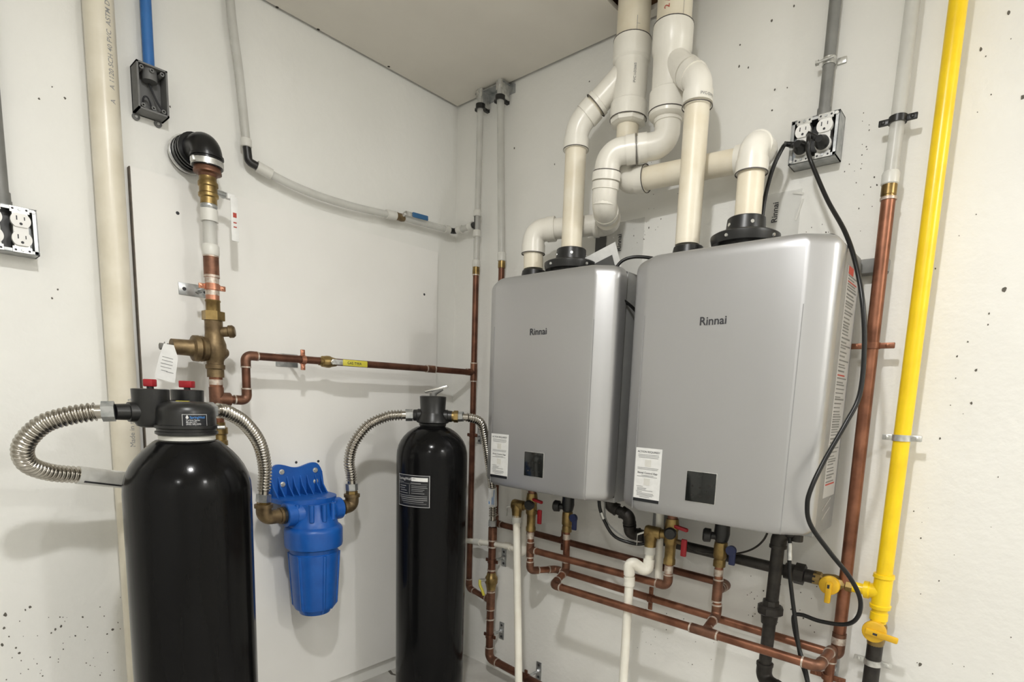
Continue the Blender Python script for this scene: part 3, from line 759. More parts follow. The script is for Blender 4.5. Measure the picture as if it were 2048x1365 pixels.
part('yellow_tag', obox(P(cx - 0.005, cd + 0.004, 1.0515), Vector((0.5, 0.85, 0)), Vector((-0.85, 0.5, 0)), ZP, 0.024, 0.012, 0.001), 'yellow_l', hd)
# printed label on the head, wrapped round the cylinder facing the camera
ca = math.atan2(-1.55 + cd, 1.7575 - cx)              # azimuth (world xy) from the tank to the camera
def cylpatch(cx, cd, r, a0, a1, z0, z1, n=10):
    V = []; F = []
    for i in range(n + 1):
        a = a0 + (a1 - a0) * i / n
        for z in (z0, z1): V.append(Vector((cx + r * math.cos(a), -cd + r * math.sin(a), z)))
    for i in range(n): F.append((2 * i, 2 * i + 2, 2 * i + 3, 2 * i + 1))
    return V, F
def cmap(cx, cd, r, a0, z0):
    def f(x, y): return Vector((cx + r * math.cos(a0 + x / r), -cd + r * math.sin(a0 + x / r), z0 + y))
    return f
la0, la1 = ca - 0.14, ca + 0.70
lb = part('head_label', cylpatch(cx, cd, 0.0586, la0, la1, 0.9965, 1.0255, 12), 'label_blk', hd, 'black label with blue lettering')
rr_ = 0.0589
part('label_border', [cylpatch(cx, cd, rr_, la0, la1, z - 0.0004, z + 0.0004, 12) for z in (0.9972, 1.0248)] + [cylpatch(cx, cd, rr_, a - 0.007, a + 0.007, 0.9972, 1.0248, 1) for a in (la0 + 0.01, la1 - 0.01)], 'ink_white', hd)
part('label_print', text_geo('SpringWell', 0.0068, cmap(cx, cd, rr_, la0 + 0.24, 1.0165), 0.01), 'ink_blue', hd)
for k, s in enumerate(('Carbon Series', 'Model CF1', '(800) 589-5592', 'springwellwater.com')):
    part('label_print', text_geo(s, 0.0046, cmap(cx, cd, rr_, la0 + 0.12, 1.0115 - k * 0.0043), 0.01), 'ink_white', hd)
drop = [(0.0028 * math.cos(a) * (1 if math.sin(a) < 0 else max(0.0, 1 - math.sin(a)) ** 0.5), 0.0028 * math.sin(a) * (1 if math.sin(a) < 0 else 1.9)) for a in [2 * PI * k / 16 for k in range(16)]]
cf = cmap(cx, cd, rr_, la0 + 0.16, 1.0185)
part('label_drop', ([cf(a, b_) for a, b_ in drop], [tuple(range(16))]), 'ink_white', hd)
# bypass valve behind the head: two upright barrels with red knobs
B1 = P(0.333, 1.157, 0); B2 = P(0.262, 1.062, 0)
bp = part('bypass_valve', [lathe(B1 + ZP * 0.993, ZP, [(0, 0.020), (0.003, 0.028), (0.010, 0.032), (0.022, 0.0345), (0.082, 0.0355), (0.083, 0.031)], 32),
                           lathe(B2 + ZP * 0.993, ZP, [(0, 0.020), (0.003, 0.028), (0.010, 0.032), (0.022, 0.0335), (0.082, 0.0345), (0.083, 0.030)], 32),
                           sweep([B1 + ZP * 1.030, B2 + ZP * 1.030], 0.022, 18)], 'black', t1, 'black twin-barrel bypass valve')
for B in (B1, B2):
    k = part('knob', [obox(B + ZP * 1.0885, Vector((0.75, 0.66, 0)), Vector((-0.66, 0.75, 0)), ZP, 0.030 if B is B2 else 0.020, 0.018, 0.016, 0.002)], 'red', t1, 'red knob')
    part('stem', sweep([B + ZP * 1.074, B + ZP * 1.082], 0.007, 12), 'black', k)
hc = P(cx, cd, 0)
dh = (hc - B1); dh.z = 0; dh.normalize()
part('union_nut', [lathe(B1 + dh * 0.030 + ZP * 1.020, dh, [(0, 0.027), (0.004, 0.029), (0.012, 0.029), (0.014, 0.024)], 24), sweep([B1 + dh * 0.03 + ZP * 1.02, hc + ZP * 1.02 - dh * 0.03], 0.0215, 20)], 'black', t1)
dp1 = Vector((0.06, -1, 0.0)).normalized()
part('inlet_port', [lathe(B1 + ZP * 1.026 + dp1 * 0.025, dp1, [(0, 0.022), (0.018, 0.021), (0.019, 0.0175), (0.042, 0.0165)], 20)], 'black', t1)
dp2 = Vector((-0.1, 1, 0)).normalized()
part('outlet_port', [lathe(B2 + ZP * 1.027 + dp2 * 0.025, dp2, [(0, 0.022), (0.012, 0.021), (0.013, 0.0175), (0.024, 0.0165)], 20)], 'black', t1)

t2 = tank(*T2, R2, [(0.003, 0.095), (0.012, 0.108), (0.05, 0.1145), (0.40, R2), (0.884, R2), (0.902, 0.1135), (0.92, 0.109), (0.936, 0.1015), (0.95, 0.0915), (0.962, 0.080), (0.971, 0.068), (0.978, 0.056), (0.982, 0.046), (0.983, 0.036)], 'carbon_tank', 'slim gloss black tank with chrome top lever standing in the corner')
cx, cd = T2
hd2 = part('valve_head', lathe(P(cx, cd, 0.982), ZP, [(0, 0.040), (0.004, 0.043), (0.010, 0.044), (0.014, 0.052), (0.020, 0.051), (0.040, 0.042), (0.046, 0.0395), (0.096, 0.0425), (0.098, 0.0400), (0.099, 0.034)], 40), 'black', t2)
pd = Vector((1, 0.95, 0)).normalized()       # port axis, roughly across the view
for s, nm in ((-1, 'inlet_port'), (1, 'outlet_port')):
    part(nm, lathe(P(cx, cd, 1.017) + pd * s * 0.036, pd * s, [(0, 0.021), (0.012, 0.021), (0.014, 0.019), (0.026, 0.018)], 20), 'black', t2)
lv = part('lever', [sweep([P(cx, cd, 1.078), P(cx, cd, 1.090)], 0.011, 16), sweep([P(cx, cd, 1.088) , P(cx, cd, 1.096) + pd * 0.012, P(cx, cd, 1.105) + pd * 0.03], [0.010, 0.008, 0.006], 12)], 'emt', t2, 'chrome lever')
part('lever_handle', obox(P(cx, cd, 1.1035) + pd * 0.010, (pd + ZP * 0.27).normalized(), pd.cross(ZP), (ZP - pd * 0.27).normalized(), 0.078, 0.020, 0.0085, 0.0035), 'chrome', lv)
ca2 = math.atan2(-1.55 + cd, 1.7575 - cx)
l0, l1 = ca2 - 1.10, ca2 - 0.05
rl = R2 + 0.0006
lb = part('tank_label', cylpatch(cx, cd, rl, l0, l1, 0.733, 0.836, 20), 'label_blk', t2, 'black printed label')
rl += 0.0004
part('label_border', [cylpatch(cx, cd, rl, l0, l1, z - 0.0006, z + 0.0006, 20) for z in (0.735, 0.834)] + [cylpatch(cx, cd, rl, a - 0.006, a + 0.006, 0.735, 0.834, 1) for a in (l0 + 0.012, l1 - 0.012)], 'ink_white', lb)
part('label_panel', cylpatch(cx, cd, rl, l0 + 0.52, l1 - 0.06, 0.816, 0.828, 8), 'paper', lb, 'white serial panel')
part('label_print', text_geo('SpringWell', 0.012, cmap(cx, cd, rl, l0 + 0.05, 0.818), 0.01), 'ink_white', lb)
lines = [(0.03, 0.25, 0.811, .0016), (0.50, 0.80, 0.810, .0018), (0.03, 0.98, 0.807, .0008), (0.10, 0.34, 0.799, .0022), (0.08, 0.30, 0.792, .0018), (0.12, 0.36, 0.785, .0018), (0.06, 0.40, 0.777, .0016),
         (0.52, 0.96, 0.801, .0014), (0.52, 0.98, 0.796, .0016), (0.52, 0.9, 0.790, .0014), (0.52, 0.86, 0.785, .0014), (0.52, 0.9, 0.778, .0016), (0.06, 0.98, 0.769, .0016), (0.10, 0.98, 0.763, .0022), (0.14, 0.98, 0.757, .0020), (0.16, 0.88, 0.751, .0018), (0.22, 0.96, 0.745, .0010)]
part('label_lines', [cylpatch(cx, cd, rl, l0 + a, min(l0 + b_, l1 - 0.03), z - h / 2, z + h / 2, 8) for a, b_, z, h in lines] + [cylpatch(cx, cd, rl, l0 + 0.455, l0 + 0.465, 0.774, 0.804, 1)], 'ink_grey', lb)
rl += 0.0003
part('label_print', text_geo('SERIAL', 0.004, cmap(cx, cd, rl, l0 + 0.55, 0.8225)), 'ink', lb)

# ---- corrugated hoses
def hose(name, pts, r, label, nut_a=True, nut_b=True, plain=0.028):
    pth = resample(spline(pts, 14), 0.0011)
    t = thing(name, label, 'flexible hose', pts[0], 'corrugated steel hoses')
    na = int(plain / 0.0011)
    a = na if nut_a else 0; b_ = len(pth) - (na if nut_b else 0)
    mid = pth[a:b_]
    rad = [r - 0.0027 + 0.0027 * math.cos(2 * PI * i * 0.0011 / 0.0093) for i in range(len(mid))]
    part('corrugated_tube', sweep(mid, rad, 18), 'steel', t, ang=80)
    if nut_a:
        part('ferrule', sweep([pth[0], pth[na + 3]], r * 0.74, 18), 'steel', t)
        n_ = (pth[10] - pth[0]).normalized()
        part('nut', hexa(pth[0] - n_ * 0.006, pth[0] + n_ * 0.016, r * 1.08), 'galv', t, smooth=False)
    if nut_b:
        part('ferrule', sweep([pth[-na - 4], pth[-1]], r * 0.74, 18), 'steel', t)
        n_ = (pth[-10] - pth[-1]).normalized()
        part('nut', hexa(pth[-1] - n_ * 0.006, pth[-1] + n_ * 0.016, r * 1.08), 'galv', t, smooth=False)
    return t
h1 = hose('steel_hose', [P(0.334, 1.229, 1.027), P(0.323, 1.258, 1.025), P(0.305, 1.295, 1.016), P(0.28, 1.333, 0.997), P(0.25, 1.360, 0.955), P(0.22, 1.353, 0.914), P(0.19, 1.314, 0.889), P(0.17, 1.259, 0.876), P(0.155, 1.175, 0.856), P(0.135, 1.06, 0.845), P(0.122, 0.975, 0.86)], 0.0195, 'corrugated steel hose looping out to the left of the red-knobbed tank')
part('sticker', sweep([P(0.172, 1.264, 0.8772), P(0.1555, 1.177, 0.8565), P(0.150, 1.14, 0.851)], 0.0203, 20), 'sticker', h1, 'silver printed sticker')
part('sticker_print', [sweep([P(0.1865, 1.255, 0.8632), P(0.1715, 1.18, 0.8442)], 0.0024, 6)], 'ink', h1)
h2 = hose('steel_hose', [P(0.262, 1.020, 1.027), P(0.252, 0.985, 1.026), P(0.24, 0.962, 1.020), P(0.21, 0.911, 0.992), P(0.17, 0.858, 0.935), P(0.143, 0.832, 0.862), P(0.132, 0.831, 0.80), P(0.13, 0.833, 0.765)], 0.0190, 'corrugated steel hose from the red-knobbed tank down to the blue filter')
h3 = hose('steel_hose', [P(0.13, 0.545, 0.770), P(0.131, 0.548, 0.815), P(0.14, 0.560, 0.862), P(0.16, 0.556, 0.92), P(0.19, 0.524, 0.979), P(0.22, 0.478, 1.008), P(0.243, 0.452, 1.015), P(0.268, 0.415, 1.017)], 0.0178, 'corrugated steel hose from the blue filter up to the slim tank')
pe = P(cx, cd, 1.017) + pd * 0.060
h4 = hose('steel_hose', [pe + pd * 0.024, pe + pd * 0.045 + ZP * 0.0, P(0.402, 0.235, 1.003), P(0.392, 0.200, 0.959), P(0.355, 0.14, 0.863), P(0.328, 0.09, 0.76), P(0.32, 0.075, 0.69), P(0.316, 0.070, 0.612)], 0.0150, 'corrugated steel hose from the slim tank down behind the left heater')
part('bushing', [sweep([pe - pd * 0.004, pe + pd * 0.010], 0.0165, 16), hexa(pe + pd * 0.008, pe + pd * 0.022, 0.0195)], 'brass', h4, 'brass bushing')
tgp = part('sticker', [sweep([P(0.3265, 0.087, 0.755), P(0.3195, 0.0745, 0.684)], 0.0158, 16), obox(P(0.329, 0.092, 0.72), XP, ZP, YP, 0.038, 0.066, 0.001)], 'paper', h4, 'white sticker with blue print')
part('sticker_print', [obox(P(0.329 + a, 0.0929, 0.72), XP, ZP, YP, w, 0.055, 0.0006) for a, w in ((-0.011, 0.004), (0.004, 0.003), (0.012, 0.002))], 'ink_blue', h4)

# ================================================================== blue filter housing
FX, FD = 0.13, 0.680
f = thing('filter_housing', 'bright blue whole-house water filter housing mounted on the white board', 'water filter', P(BX, FD, 0.385))
# back plate with two raised lobes
pl = []
def lobe(y): return 0.842 + 0.011 * math.cos((y - FD) / 0.062 * PI) * -1 if abs(y - FD) < 0.062 else None
n = 30
for i in range(n + 1):
    dd = FD + 0.088 - 0.176 * i / n
    a = abs(dd - FD)
    if a < 0.058: z = 0.838 + 0.0125 * (1 - math.cos(a / 0.058 * PI)) / 2
    else: z = 0.8505 - 0.032 * max(0, (a - 0.058) / 0.030) ** 2.6
    pl.append((-(dd), z))
pl += [(-(FD - 0.094), 0.765), (-(FD - 0.094), 0.745), (-(FD + 0.094), 0.745), (-(FD + 0.094), 0.765)]
part('back_plate', prism(P(BX, 0, 0), YP, ZP, pl, XP * 0.010), 'blue', f)
sh = []
for i in range(17):
    a = PI * i / 16
    sh.append((0.082 + 0.083 * math.sin(a), -FD - 0.096 * math.cos(a)))
sh = [(BX - 0.000, -FD - 0.096)] + sh + [(BX, -FD + 0.096)]
part('shelf', prism(P(0, 0, 0.739), XP, YP, sh, ZP * 0.014), 'blue', f)
for dd in (FD + 0.060, FD + 0.032, FD + 0.012, FD - 0.012, FD - 0.034, FD - 0.062, FD - 0.082, FD + 0.082):
    part('gusset', prism(P(BX + 0.009, dd + 0.002, 0.752), XP, ZP, [(0, 0), (0.045, 0), (0.014, 0.03), (0, 0.062)], YP * 0.004), 'blue', f)
part('embossed_disc', [lathe(P(0.125, FD - 0.02, 0.753), ZP, [(0, 0.024), (0.0015, 0.0235), (0.0015, 0.02), (0.001, 0.019)], 24)], 'blue', f)
for dd, z in ((0.729, 0.827), (0.617, 0.825), (0.727, 0.787), (0.616, 0.788)):
    part('bolt', [lathe(P(BX + 0.010, dd, z), XP, [(0, 0.0085), (0.0015, 0.0085), (0.002, 0.0055), (0.006, 0.0055)], 14)], 'strap', f)
for dx, dd in ((-0.045, 0.05), (0.02, 0.062), (0.055, 0.035), (0.065, 0), (0.055, -0.035), (0.02, -0.062), (-0.045, -0.05)):
    part('rib', [sweep([P(FX + dx, FD + dd, 0.69), P(FX + dx, FD + dd, 0.742)], 0.0075, 12)], 'blue', f)
part('cap', lathe(P(FX, FD, 0.600), ZP, [(0, 0.079), (0.004, 0.0845), (0.012, 0.0865), (0.055, 0.0865), (0.060, 0.0855), (0.066, 0.081), (0.070, 0.074), (0.085, 0.070), (0.10, 0.060), (0.14, 0.055)], 56), 'blue', f)
for s, nm in ((1, 'inlet_port'), (-1, 'outlet_port')):
    ax = -YP * s
    part(nm, [lathe(P(FX, FD + s * 0.035, 0.711), ax, [(0, 0.040), (0.020, 0.036), (0.028, 0.0335), (0.030, 0.0355), (0.055, 0.0355), (0.057, 0.033)], 30)], 'blue', f)
    part('port_seal', lathe(P(FX, FD + s * 0.090, 0.711), ax, [(0, 0.0265), (0.010, 0.0265)], 22), 'black', f)
    e0 = P(FX, FD + s * 0.098, 0.711)
    xe = 0.833 if s == 1 else 0.545
    pth = fillet([e0, P(FX, xe, 0.711), P(FX, xe, 0.752)], 0.022, 8)
    q = part('brass_elbow', sweep([pth[0], pth[0] + ax * 0.010, pth[0] + ax * 0.010] + pth[1:-1] + [pth[-1] - ZP * 0.010, pth[-1] - ZP * 0.010, pth[-1]], [0.0245, 0.0245, 0.0215] + [0.0215] * (len(pth) - 2) + [0.0215, 0.0255, 0.0255], 22), 'bronze', f, 'bronze pipe elbow')
    part('bushing', hexa(P(FX, xe, 0.750), P(FX, xe, 0.762), 0.0185), 'brass', q, smooth=False)
sump = part('sump', lathe(P(FX, FD, 0.384), ZP, [(0, 0.040), (0.002, 0.046), (0.018, 0.0525), (0.020, 0.060), (0.030, 0.064), (0.20, 0.0735), (0.202, 0.0705), (0.214, 0.0715), (0.218, 0.0765), (0.232, 0.078)], 56), 'blue', f)
cdir = math.atan2(-1.55 + FD, 1.7575 - FX)
for k in range(6):
    a = cdir - 0.62 + k * 2 * PI / 6
    c0 = Vector((math.cos(a), math.sin(a), 0))
    part('rib', [sweep([P(FX, FD, 0.392) + c0 * 0.0475, P(FX, FD, 0.415) + c0 * 0.0635, P(FX, FD, 0.583) + c0 * 0.0725], [0.0045, 0.0055, 0.006], 8)], 'blue', sump)

# ================================================================== tankless heaters
HW, HZ0, HZ1 = 0.468, 0.811, 1.440
def heater(x0, label):
    t = thing('water_heater', label, 'water heater', P(x0 + HW / 2, 0.03, HZ0), 'wall mounted tankless heaters')
    cxh = x0 + HW / 2
    part('cabinet', box(P(x0 + 0.005, 0.045, HZ0 - 0.010), P(x0 + HW - 0.005, 0.212, HZ1 - 0.010), 0.006), 'cabinet', t)
    part('rear_flange', box(P(x0 + 0.012, 0.036, HZ0 + 0.02), P(x0 + HW - 0.012, 0.046, HZ1 - 0.03), 0.002), 'cabinet', t)
    part('seam_gasket', box(P(x0 + 0.008, 0.210, HZ0 + 0.006), P(x0 + HW - 0.008, 0.222, HZ1 - 0.012)), 'ink', t, smooth=False)
    # front cover: plan profile with bevelled flanks, rounded outline
    w2 = HW / 2
    half = [(w2 - 0.004, 0.219), (w2, 0.222), (w2, 0.248), (w2 - 0.002, 0.256), (w2 - 0.006, 0.262), (w2 - 0.012, 0.2665), (w2 - 0.048, 0.2905), (w2 - 0.0535, 0.2925), (w2 - 0.058, 0.2932), (w2 - 0.11, 0.295)]
    prof = [(a, d) for a, d in half] + [(0.0, 0.2955)] + [(-a, d) for a, d in half[::-1]]
    levels = []
    rc, rt = 0.030, 0.016
    for k in range(9):
        an = PI / 2 * k / 8
        levels.append((HZ0 + rc * (1 - math.sin(PI / 2 - an)) * 0 + 0.022 * (1 - math.cos(an)), 0.022 * (1 - math.sin(an)), 0.008 * (1 - math.sin(an))))
    levels = [(HZ0 + 0.022 * (1 - math.cos(PI / 2 * k / 8)), 0.022 * (1 - math.sin(PI / 2 * k / 8)), 0.007 * (1 - math.sin(PI / 2 * k / 8))) for k in range(9)]
    levels += [(HZ0 + 0.2, 0, 0), (HZ1 - 0.2, 0, 0)]
    levels += [(HZ1 - rc + rc * math.sin(PI / 2 * k / 10), rc * (1 - math.cos(PI / 2 * k / 10)), rt * (1 - math.cos(PI / 2 * k / 10))) for k in range(11)]
    V = []; F = []; n = len(prof)
    for z, ix, idp in levels:
        for a, d in prof:
            V.append(P(cxh + a * (w2 - ix) / w2, d - (idp if d > 0.25 else 0), z))
    for i in range(len(levels) - 1):
        for k in range(n - 1):
            F.append((i * n + k, i * n + k + 1, (i + 1) * n + k + 1, (i + 1) * n + k))
        F.append((i * n + n - 1, i * n, (i + 1) * n, (i + 1) * n + n - 1))
    F.append(tuple(range(n))); F.append(tuple((len(levels) - 1) * n + k for k in range(n - 1, -1, -1)))
    part('front_cover', (V, F), 'silver', t, ang=28)
    FD_ = 0.2957
    def bar(a0, a1, z0_, z1_, d0=FD_ - 0.0006, d1=FD_ + 0.0006): return box(P(x0 + a0, d0, z0_), P(x0 + a1, d1, z1_))
    for s in (-1, 1):
        part('seam_line', obox(P(cxh + s * (w2 - 0.051), 0.2921, (HZ0 + 1.30) / 2), XP, ZP, YP, 0.0016, 1.30 - HZ0 - 0.006, 0.0010), 'ink_grey', t, smooth=False)
    part('display_bezel', box(P(x0 + 0.1948, FD_ - 0.001, 0.8556), P(x0 + 0.2690, FD_ + 0.0006, 0.9296), 0.0008), 'strap', t)
    dsp = part('display', box(P(x0 + 0.196, FD_ - 0.001, 0.8570), P(x0 + 0.268, FD_ + 0.0022, 0.9285), 0.001), 'glass_blk', t, 'black square control display')
    part('display_icon', [box(P(x0 + a, FD_ + 0.0020, z), P(x0 + a + 0.005, FD_ + 0.0026, z + 0.004)) for a, z in ((0.210, 0.893), (0.229, 0.890), (0.252, 0.897), (0.210, 0.871), (0.231, 0.869), (0.252, 0.871))], 'iron', dsp, smooth=False)
    lb = part('sticker', box(P(x0 + 0.0545, FD_ - 0.002, 0.8365), P(x0 + 0.1265, FD_ + 0.0004, 0.9725)), 'paper', t, 'white instruction sticker', smooth=False)
    dF = FD_ + 0.0005
    def fm(a, z): return flat(P(x0 + a, dF, z), XP, ZP, -YP, 0.0003)
    part('sticker_band', box(P(x0 + 0.0545, FD_, 0.8365), P(x0 + 0.1265, dF + 0.0003, 0.8445)), 'label_blk', lb, smooth=False)
    part('sticker_heading', text_geo('ACTION REQUIRED!', 0.0068, fm(0.0905, 0.9610), 0.01, 'CENTER'), 'ink', lb)
    part('sticker_heading', text_geo('Rinnai Control App', 0.0070, fm(0.0905, 0.9080), 0.012, 'CENTER'), 'ink', lb)
    part('qr_blank', box(P(x0 + 0.082, dF - 0.0004, 0.9265), P(x0 + 0.099, dF + 0.0003, 0.9435)), 'pex_ring', lb, smooth=False)
    part('qr_blank', box(P(x0 + 0.082, dF - 0.0004, 0.8795), P(x0 + 0.099, dF + 0.0003, 0.8965)), 'pex_ring', lb, smooth=False)
    rows = [(0.062, 0.119, .9560), (0.062, 0.120, .9525), (0.064, 0.118, .9490), (0.062, 0.120, .9230), (0.062, 0.118, .9195), (0.074, 0.108, .9040), (0.062, 0.118, .9010), (0.062, 0.080, .8755), (0.064, 0.090, .8715), (0.064, 0.088, .8685), (0.064, 0.108, .8655), (0.062, 0.078, .8620), (0.064, 0.110, .8585), (0.064, 0.112, .8555), (0.064, 0.108, .8525), (0.072, 0.100, .8490)]
    o = part('sticker_print', [box(P(x0 + a, dF - 0.0004, z - 0.0006), P(x0 + b_, dF + 0.0003, z + 0.0006)) for a, b_, z in rows], 'ink_grey', lb, smooth=False)
    o['kind'] = 'stuff'
    part('logo', text_geo('Rinnai', 0.0262, fm(0.197, 1.2655), 0.012), 'ink', t, 'black Rinnai lettering')
    # flue collars on the roof
    fx, ix_, fd = x0 + 0.235, x0 + 0.092, 0.165
    part('roof_base', [lathe(P(fx, fd, HZ1 - 0.012), ZP, [(0, 0.060), (0.04, 0.060)], 30)], 'black', t)
    fo = part('flue_flange', lathe(P(fx, fd, 1.462), ZP, [(0, 0.075), (0.014, 0.0785), (0.020, 0.0785), (0.024, 0.072), (0.026, 0.046), (0.060, 0.043), (0.062, 0.041)], 44), 'black', t, 'black flue collar')
    for an in (-2.2, -0.9, 0.6, 2.0):
        part('screw', lathe(P(fx + 0.0425 * math.cos(an), fd - 0.0425 * math.sin(an), 1.506), Vector((math.cos(an), math.sin(an), 0)), [(0, 0.005), (0.003, 0.004)], 10), 'strap', fo)
    for an in (-1.75, -0.3):
        part('screw', lathe(P(fx + 0.076 * math.cos(an), fd - 0.076 * math.sin(an), 1.472), Vector((math.cos(an), math.sin(an), 0)), [(0, 0.0045), (0.004, 0.0035)], 10), 'strap', fo)
    part('intake_collar', lathe(P(ix_, fd, HZ1 - 0.012), ZP, [(0, 0.046), (0.026, 0.046), (0.030, 0.040), (0.050, 0.0365), (0.052, 0.034)], 36), 'black', t, 'black intake collar')
    # warning label down the right flank
    xs = x0 + HW - 0.005
    sl = part('side_label', box(P(xs - 0.0005, 0.062, 0.885), P(xs + 0.0005, 0.165, 1.392)), 'label_grey', t, smooth=False)
    G = []; Rd = []
    z = 1.372
    while z > 0.905:
        w_ = random.uniform(0.045, 0.085)
        (Rd if random.random() < 0.10 else G).append(box(P(xs, 0.155 - w_, z), P(xs + 0.0009, 0.155, z + random.choice((0.003, 0.0025, 0.0035)))))
        z -= random.choice((0.0055, 0.0065, 0.009))
    Rd.append(box(P(xs, 0.115, 1.376), P(xs + 0.0009, 0.158, 1.392)))
    o = part('side_print', G, 'emt', sl, smooth=False); o['kind'] = 'stuff'
    o = part('side_print', Rd, 'ink_red', sl, smooth=False); o['kind'] = 'stuff'
    for z in (0.845, 0.868):
        part('vent_slot', obox(P(xs + 0.0003, 0.125, z), Vector((0, 1, 0.35)).normalized(), Vector((0, -0.35, 1)).normalized(), XP, 0.07, 0.004, 0.0008), 'strap', t, smooth=False)
    for a in (0.10, 0.36):
        part('bottom_clip', box(P(x0 + a, 0.205, HZ0 - 0.014), P(x0 + a + 0.010, 0.214, HZ0 - 0.004), 0.001), 'strap', t)
    return t
XH1, XH2 = 0.466, 0.981
heater(XH1, 'silver tankless water heater on the left, nearer the room corner')
heater(XH2, 'silver tankless water heater on the right, nearer the yellow gas pipe')

# channel the heaters hang from
t = thing('support_channel', 'grey steel support channel behind the heaters, its end showing at the right', 'support channel', P(0.97, 0, 1.40))
part('channel', [box(P(0.475, 0.0005, 1.398), P(1.492, 0.034, 1.430), 0.002)], 'emt', t)
part('end_cap', box(P(1.4921, 0.004, 1.401), P(1.4935, 0.031, 1.427)), 'galv', t)

# ================================================================== vents
r2i, h2i = 0.0302, 0.0365
r3i, h3i = 0.0445, 0.0512
def pvc(par, pts, mats='pvc', R=0.052, hub=0.036, lines=True):
    run(par, pts, r2i, mats, R=R, hub=hub, fr=h2i, fm='pvc_fit', style='hub', seg=28)
def joint(par, p, ax, r):
    part('joint_line', ring(p, ax, r * 0.97, r * 1.012, 0.0022, 28), 'primer', par)

ex = thing('exhaust_vent', 'white plastic exhaust vent with a wye feeding the flue collars of both heaters', 'vent pipe', P(0.838, 0.112, 1.49), 'white plastic vents')
AX, AD = 0.838, 0.112
A = lambda z: P(AX, AD, z)
part('riser_pipe', sweep([A(ZT - 0.02), A(2.06)], r3i, 36), 'pvc', ex)
xp1, dp1_ = XH1 + 0.235, 0.165
zE = 1.862                                     # elbow over the left flue
zW = zE + (AX - xp1)
br = (P(xp1, dp1_, zE) - A(zW)).normalized()
part('wye', [sweep([A(2.060), A(2.010), A(2.004), A(1.905), A(1.901), A(1.860)], [h3i, h3i, r3i * 1.04, r3i * 1.02, h3i * 0.985, h3i * 0.985], 36),
             sweep([A(zW), A(zW) + br * 0.115, A(zW) + br * 0.117, A(zW) + br * 0.128], [0.0335, 0.0335, h2i, h2i], 28)], 'pvc_fit', ex)
part('reducer_bushing', lathe(A(1.862), -ZP, [(0, 0.0500), (0.012, 0.0490), (0.016, 0.040), (0.017, 0.033)], 8), 'pvc_fit', ex, smooth=False)
joint(ex, A(2.061), ZP, h3i); joint(ex, A(1.861), ZP, h3i * 0.985)
run(ex, [A(zW) + br * 0.12, P(xp1, dp1_, zE), P(xp1, dp1_, 1.505)], r2i, 'pvc', R=0.075, hub=0.032, fr=h2i, fm='pvc_fit', style='hub', seg=28)
joint(ex, P(xp1, dp1_, 1.7985), ZP, h2i)
joint(ex, A(zW) + br * 0.129, br, h2i)
xf2 = XH2 + 0.235
pvc(ex, [A(1.86), A(1.698), P(1.213, 0.078, 1.692), P(xf2 + 0.002, 0.165, 1.690), P(xf2 + 0.002, 0.165, 1.505)], R=0.036, hub=0.030)
av = (P(1.213, 0.078, 1.692) - A(1.698)).normalized()
joint(ex, A(1.698) + av * 0.0662, av, h2i)
joint(ex, P(xf2 + 0.002, 0.165, 1.6235), ZP, h2i)

iv = thing('intake_vent', 'white plastic air intake vent with a wye feeding both heater intake collars', 'vent pipe', P(0.962, 0.115, 1.49), 'white plastic vents')
BX_, BD_ = 0.962, 0.115
Bv = lambda z: P(BX_, BD_, z)
part('riser_pipe', sweep([Bv(ZT - 0.02), Bv(2.045)], r3i, 36), 'pvc', iv)
xi2 = XH2 + 0.088
pv = P(xi2, 0.165, 1.868)
bw = Bv(pv.z + 0.105)
bd = (pv - bw).normalized()
part('wye', [sweep([Bv(2.050), Bv(1.990), Bv(1.984), Bv(1.895), Bv(1.891), Bv(1.842)], [h3i, h3i, r3i * 1.05, r3i * 1.03, h3i * 0.985, h3i * 0.985], 36),
             sweep([bw, bw + bd * 0.085, bw + bd * 0.087, bw + bd * 0.100], [0.0345, 0.0345, h2i, h2i], 28)], 'pvc_fit', iv)
part('reducer_bushing', lathe(Bv(1.844), -ZP, [(0, 0.0500), (0.010, 0.0490), (0.016, 0.0425), (0.017, 0.036)], 28), 'pvc_fit', iv)
joint(iv, Bv(2.051), ZP, h3i); joint(iv, Bv(1.843), ZP, h3i * 0.985)
run(iv, [bw + bd * 0.09, pv, P(xi2, 0.165, 1.485)], r2i, 'pvc', R=0.05, hub=0.030, fr=h2i, fm='pvc_fit', style='hub', seg=28)
joint(iv, P(xi2, 0.165, 1.8095), ZP, h2i)
xi1 = XH1 + 0.092
b1, b2, b3, b4, b5 = P(0.966, BD_, 1.766), P(0.832, 0.190, 1.752), P(0.818, 0.180, 1.622), P(0.762, 0.062, 1.612), P(xi1 - 0.006, 0.165, 1.600)
run(iv, [Bv(1.84), b1, b2, b3], r2i, 'pvc_fit', R=0.052, hub=0.026, fr=h2i, fm='pvc_fit', style='hub', seg=28)
part('coupling', sweep([b3.lerp(b2, 0.62), b3.lerp(b2, 0.46)], h2i * 1.05, 28), 'pvc_fit', iv)
elbow(iv, b2, b3, b4, r2i, 0.045, 0.02, h2i, 'pvc_fit', None, 'hub')
elbow(iv, b3, b4, b5, r2i, 0.030, 0.018, h2i, 'pvc_fit', None, 'hub')
part('pipe', sweep([b4.lerp(b5, 0.2), b5.lerp(b4, 0.2)], r2i, 24), 'pvc_fit', iv)
elbow(iv, b4, b5, P(xi1 - 0.006, 0.165, 1.48), r2i, 0.042, 0.028, h2i, 'pvc_fit', None, 'hub')
part('pipe', sweep([P(xi1 - 0.006, 0.165, 1.55), P(xi1 - 0.003, 0.165, 1.485)], r2i, 24), 'pvc', iv)
dbl = (b2 - b1).normalized()
joint(iv, b1.lerp(b2, 0.52), dbl, h2i)
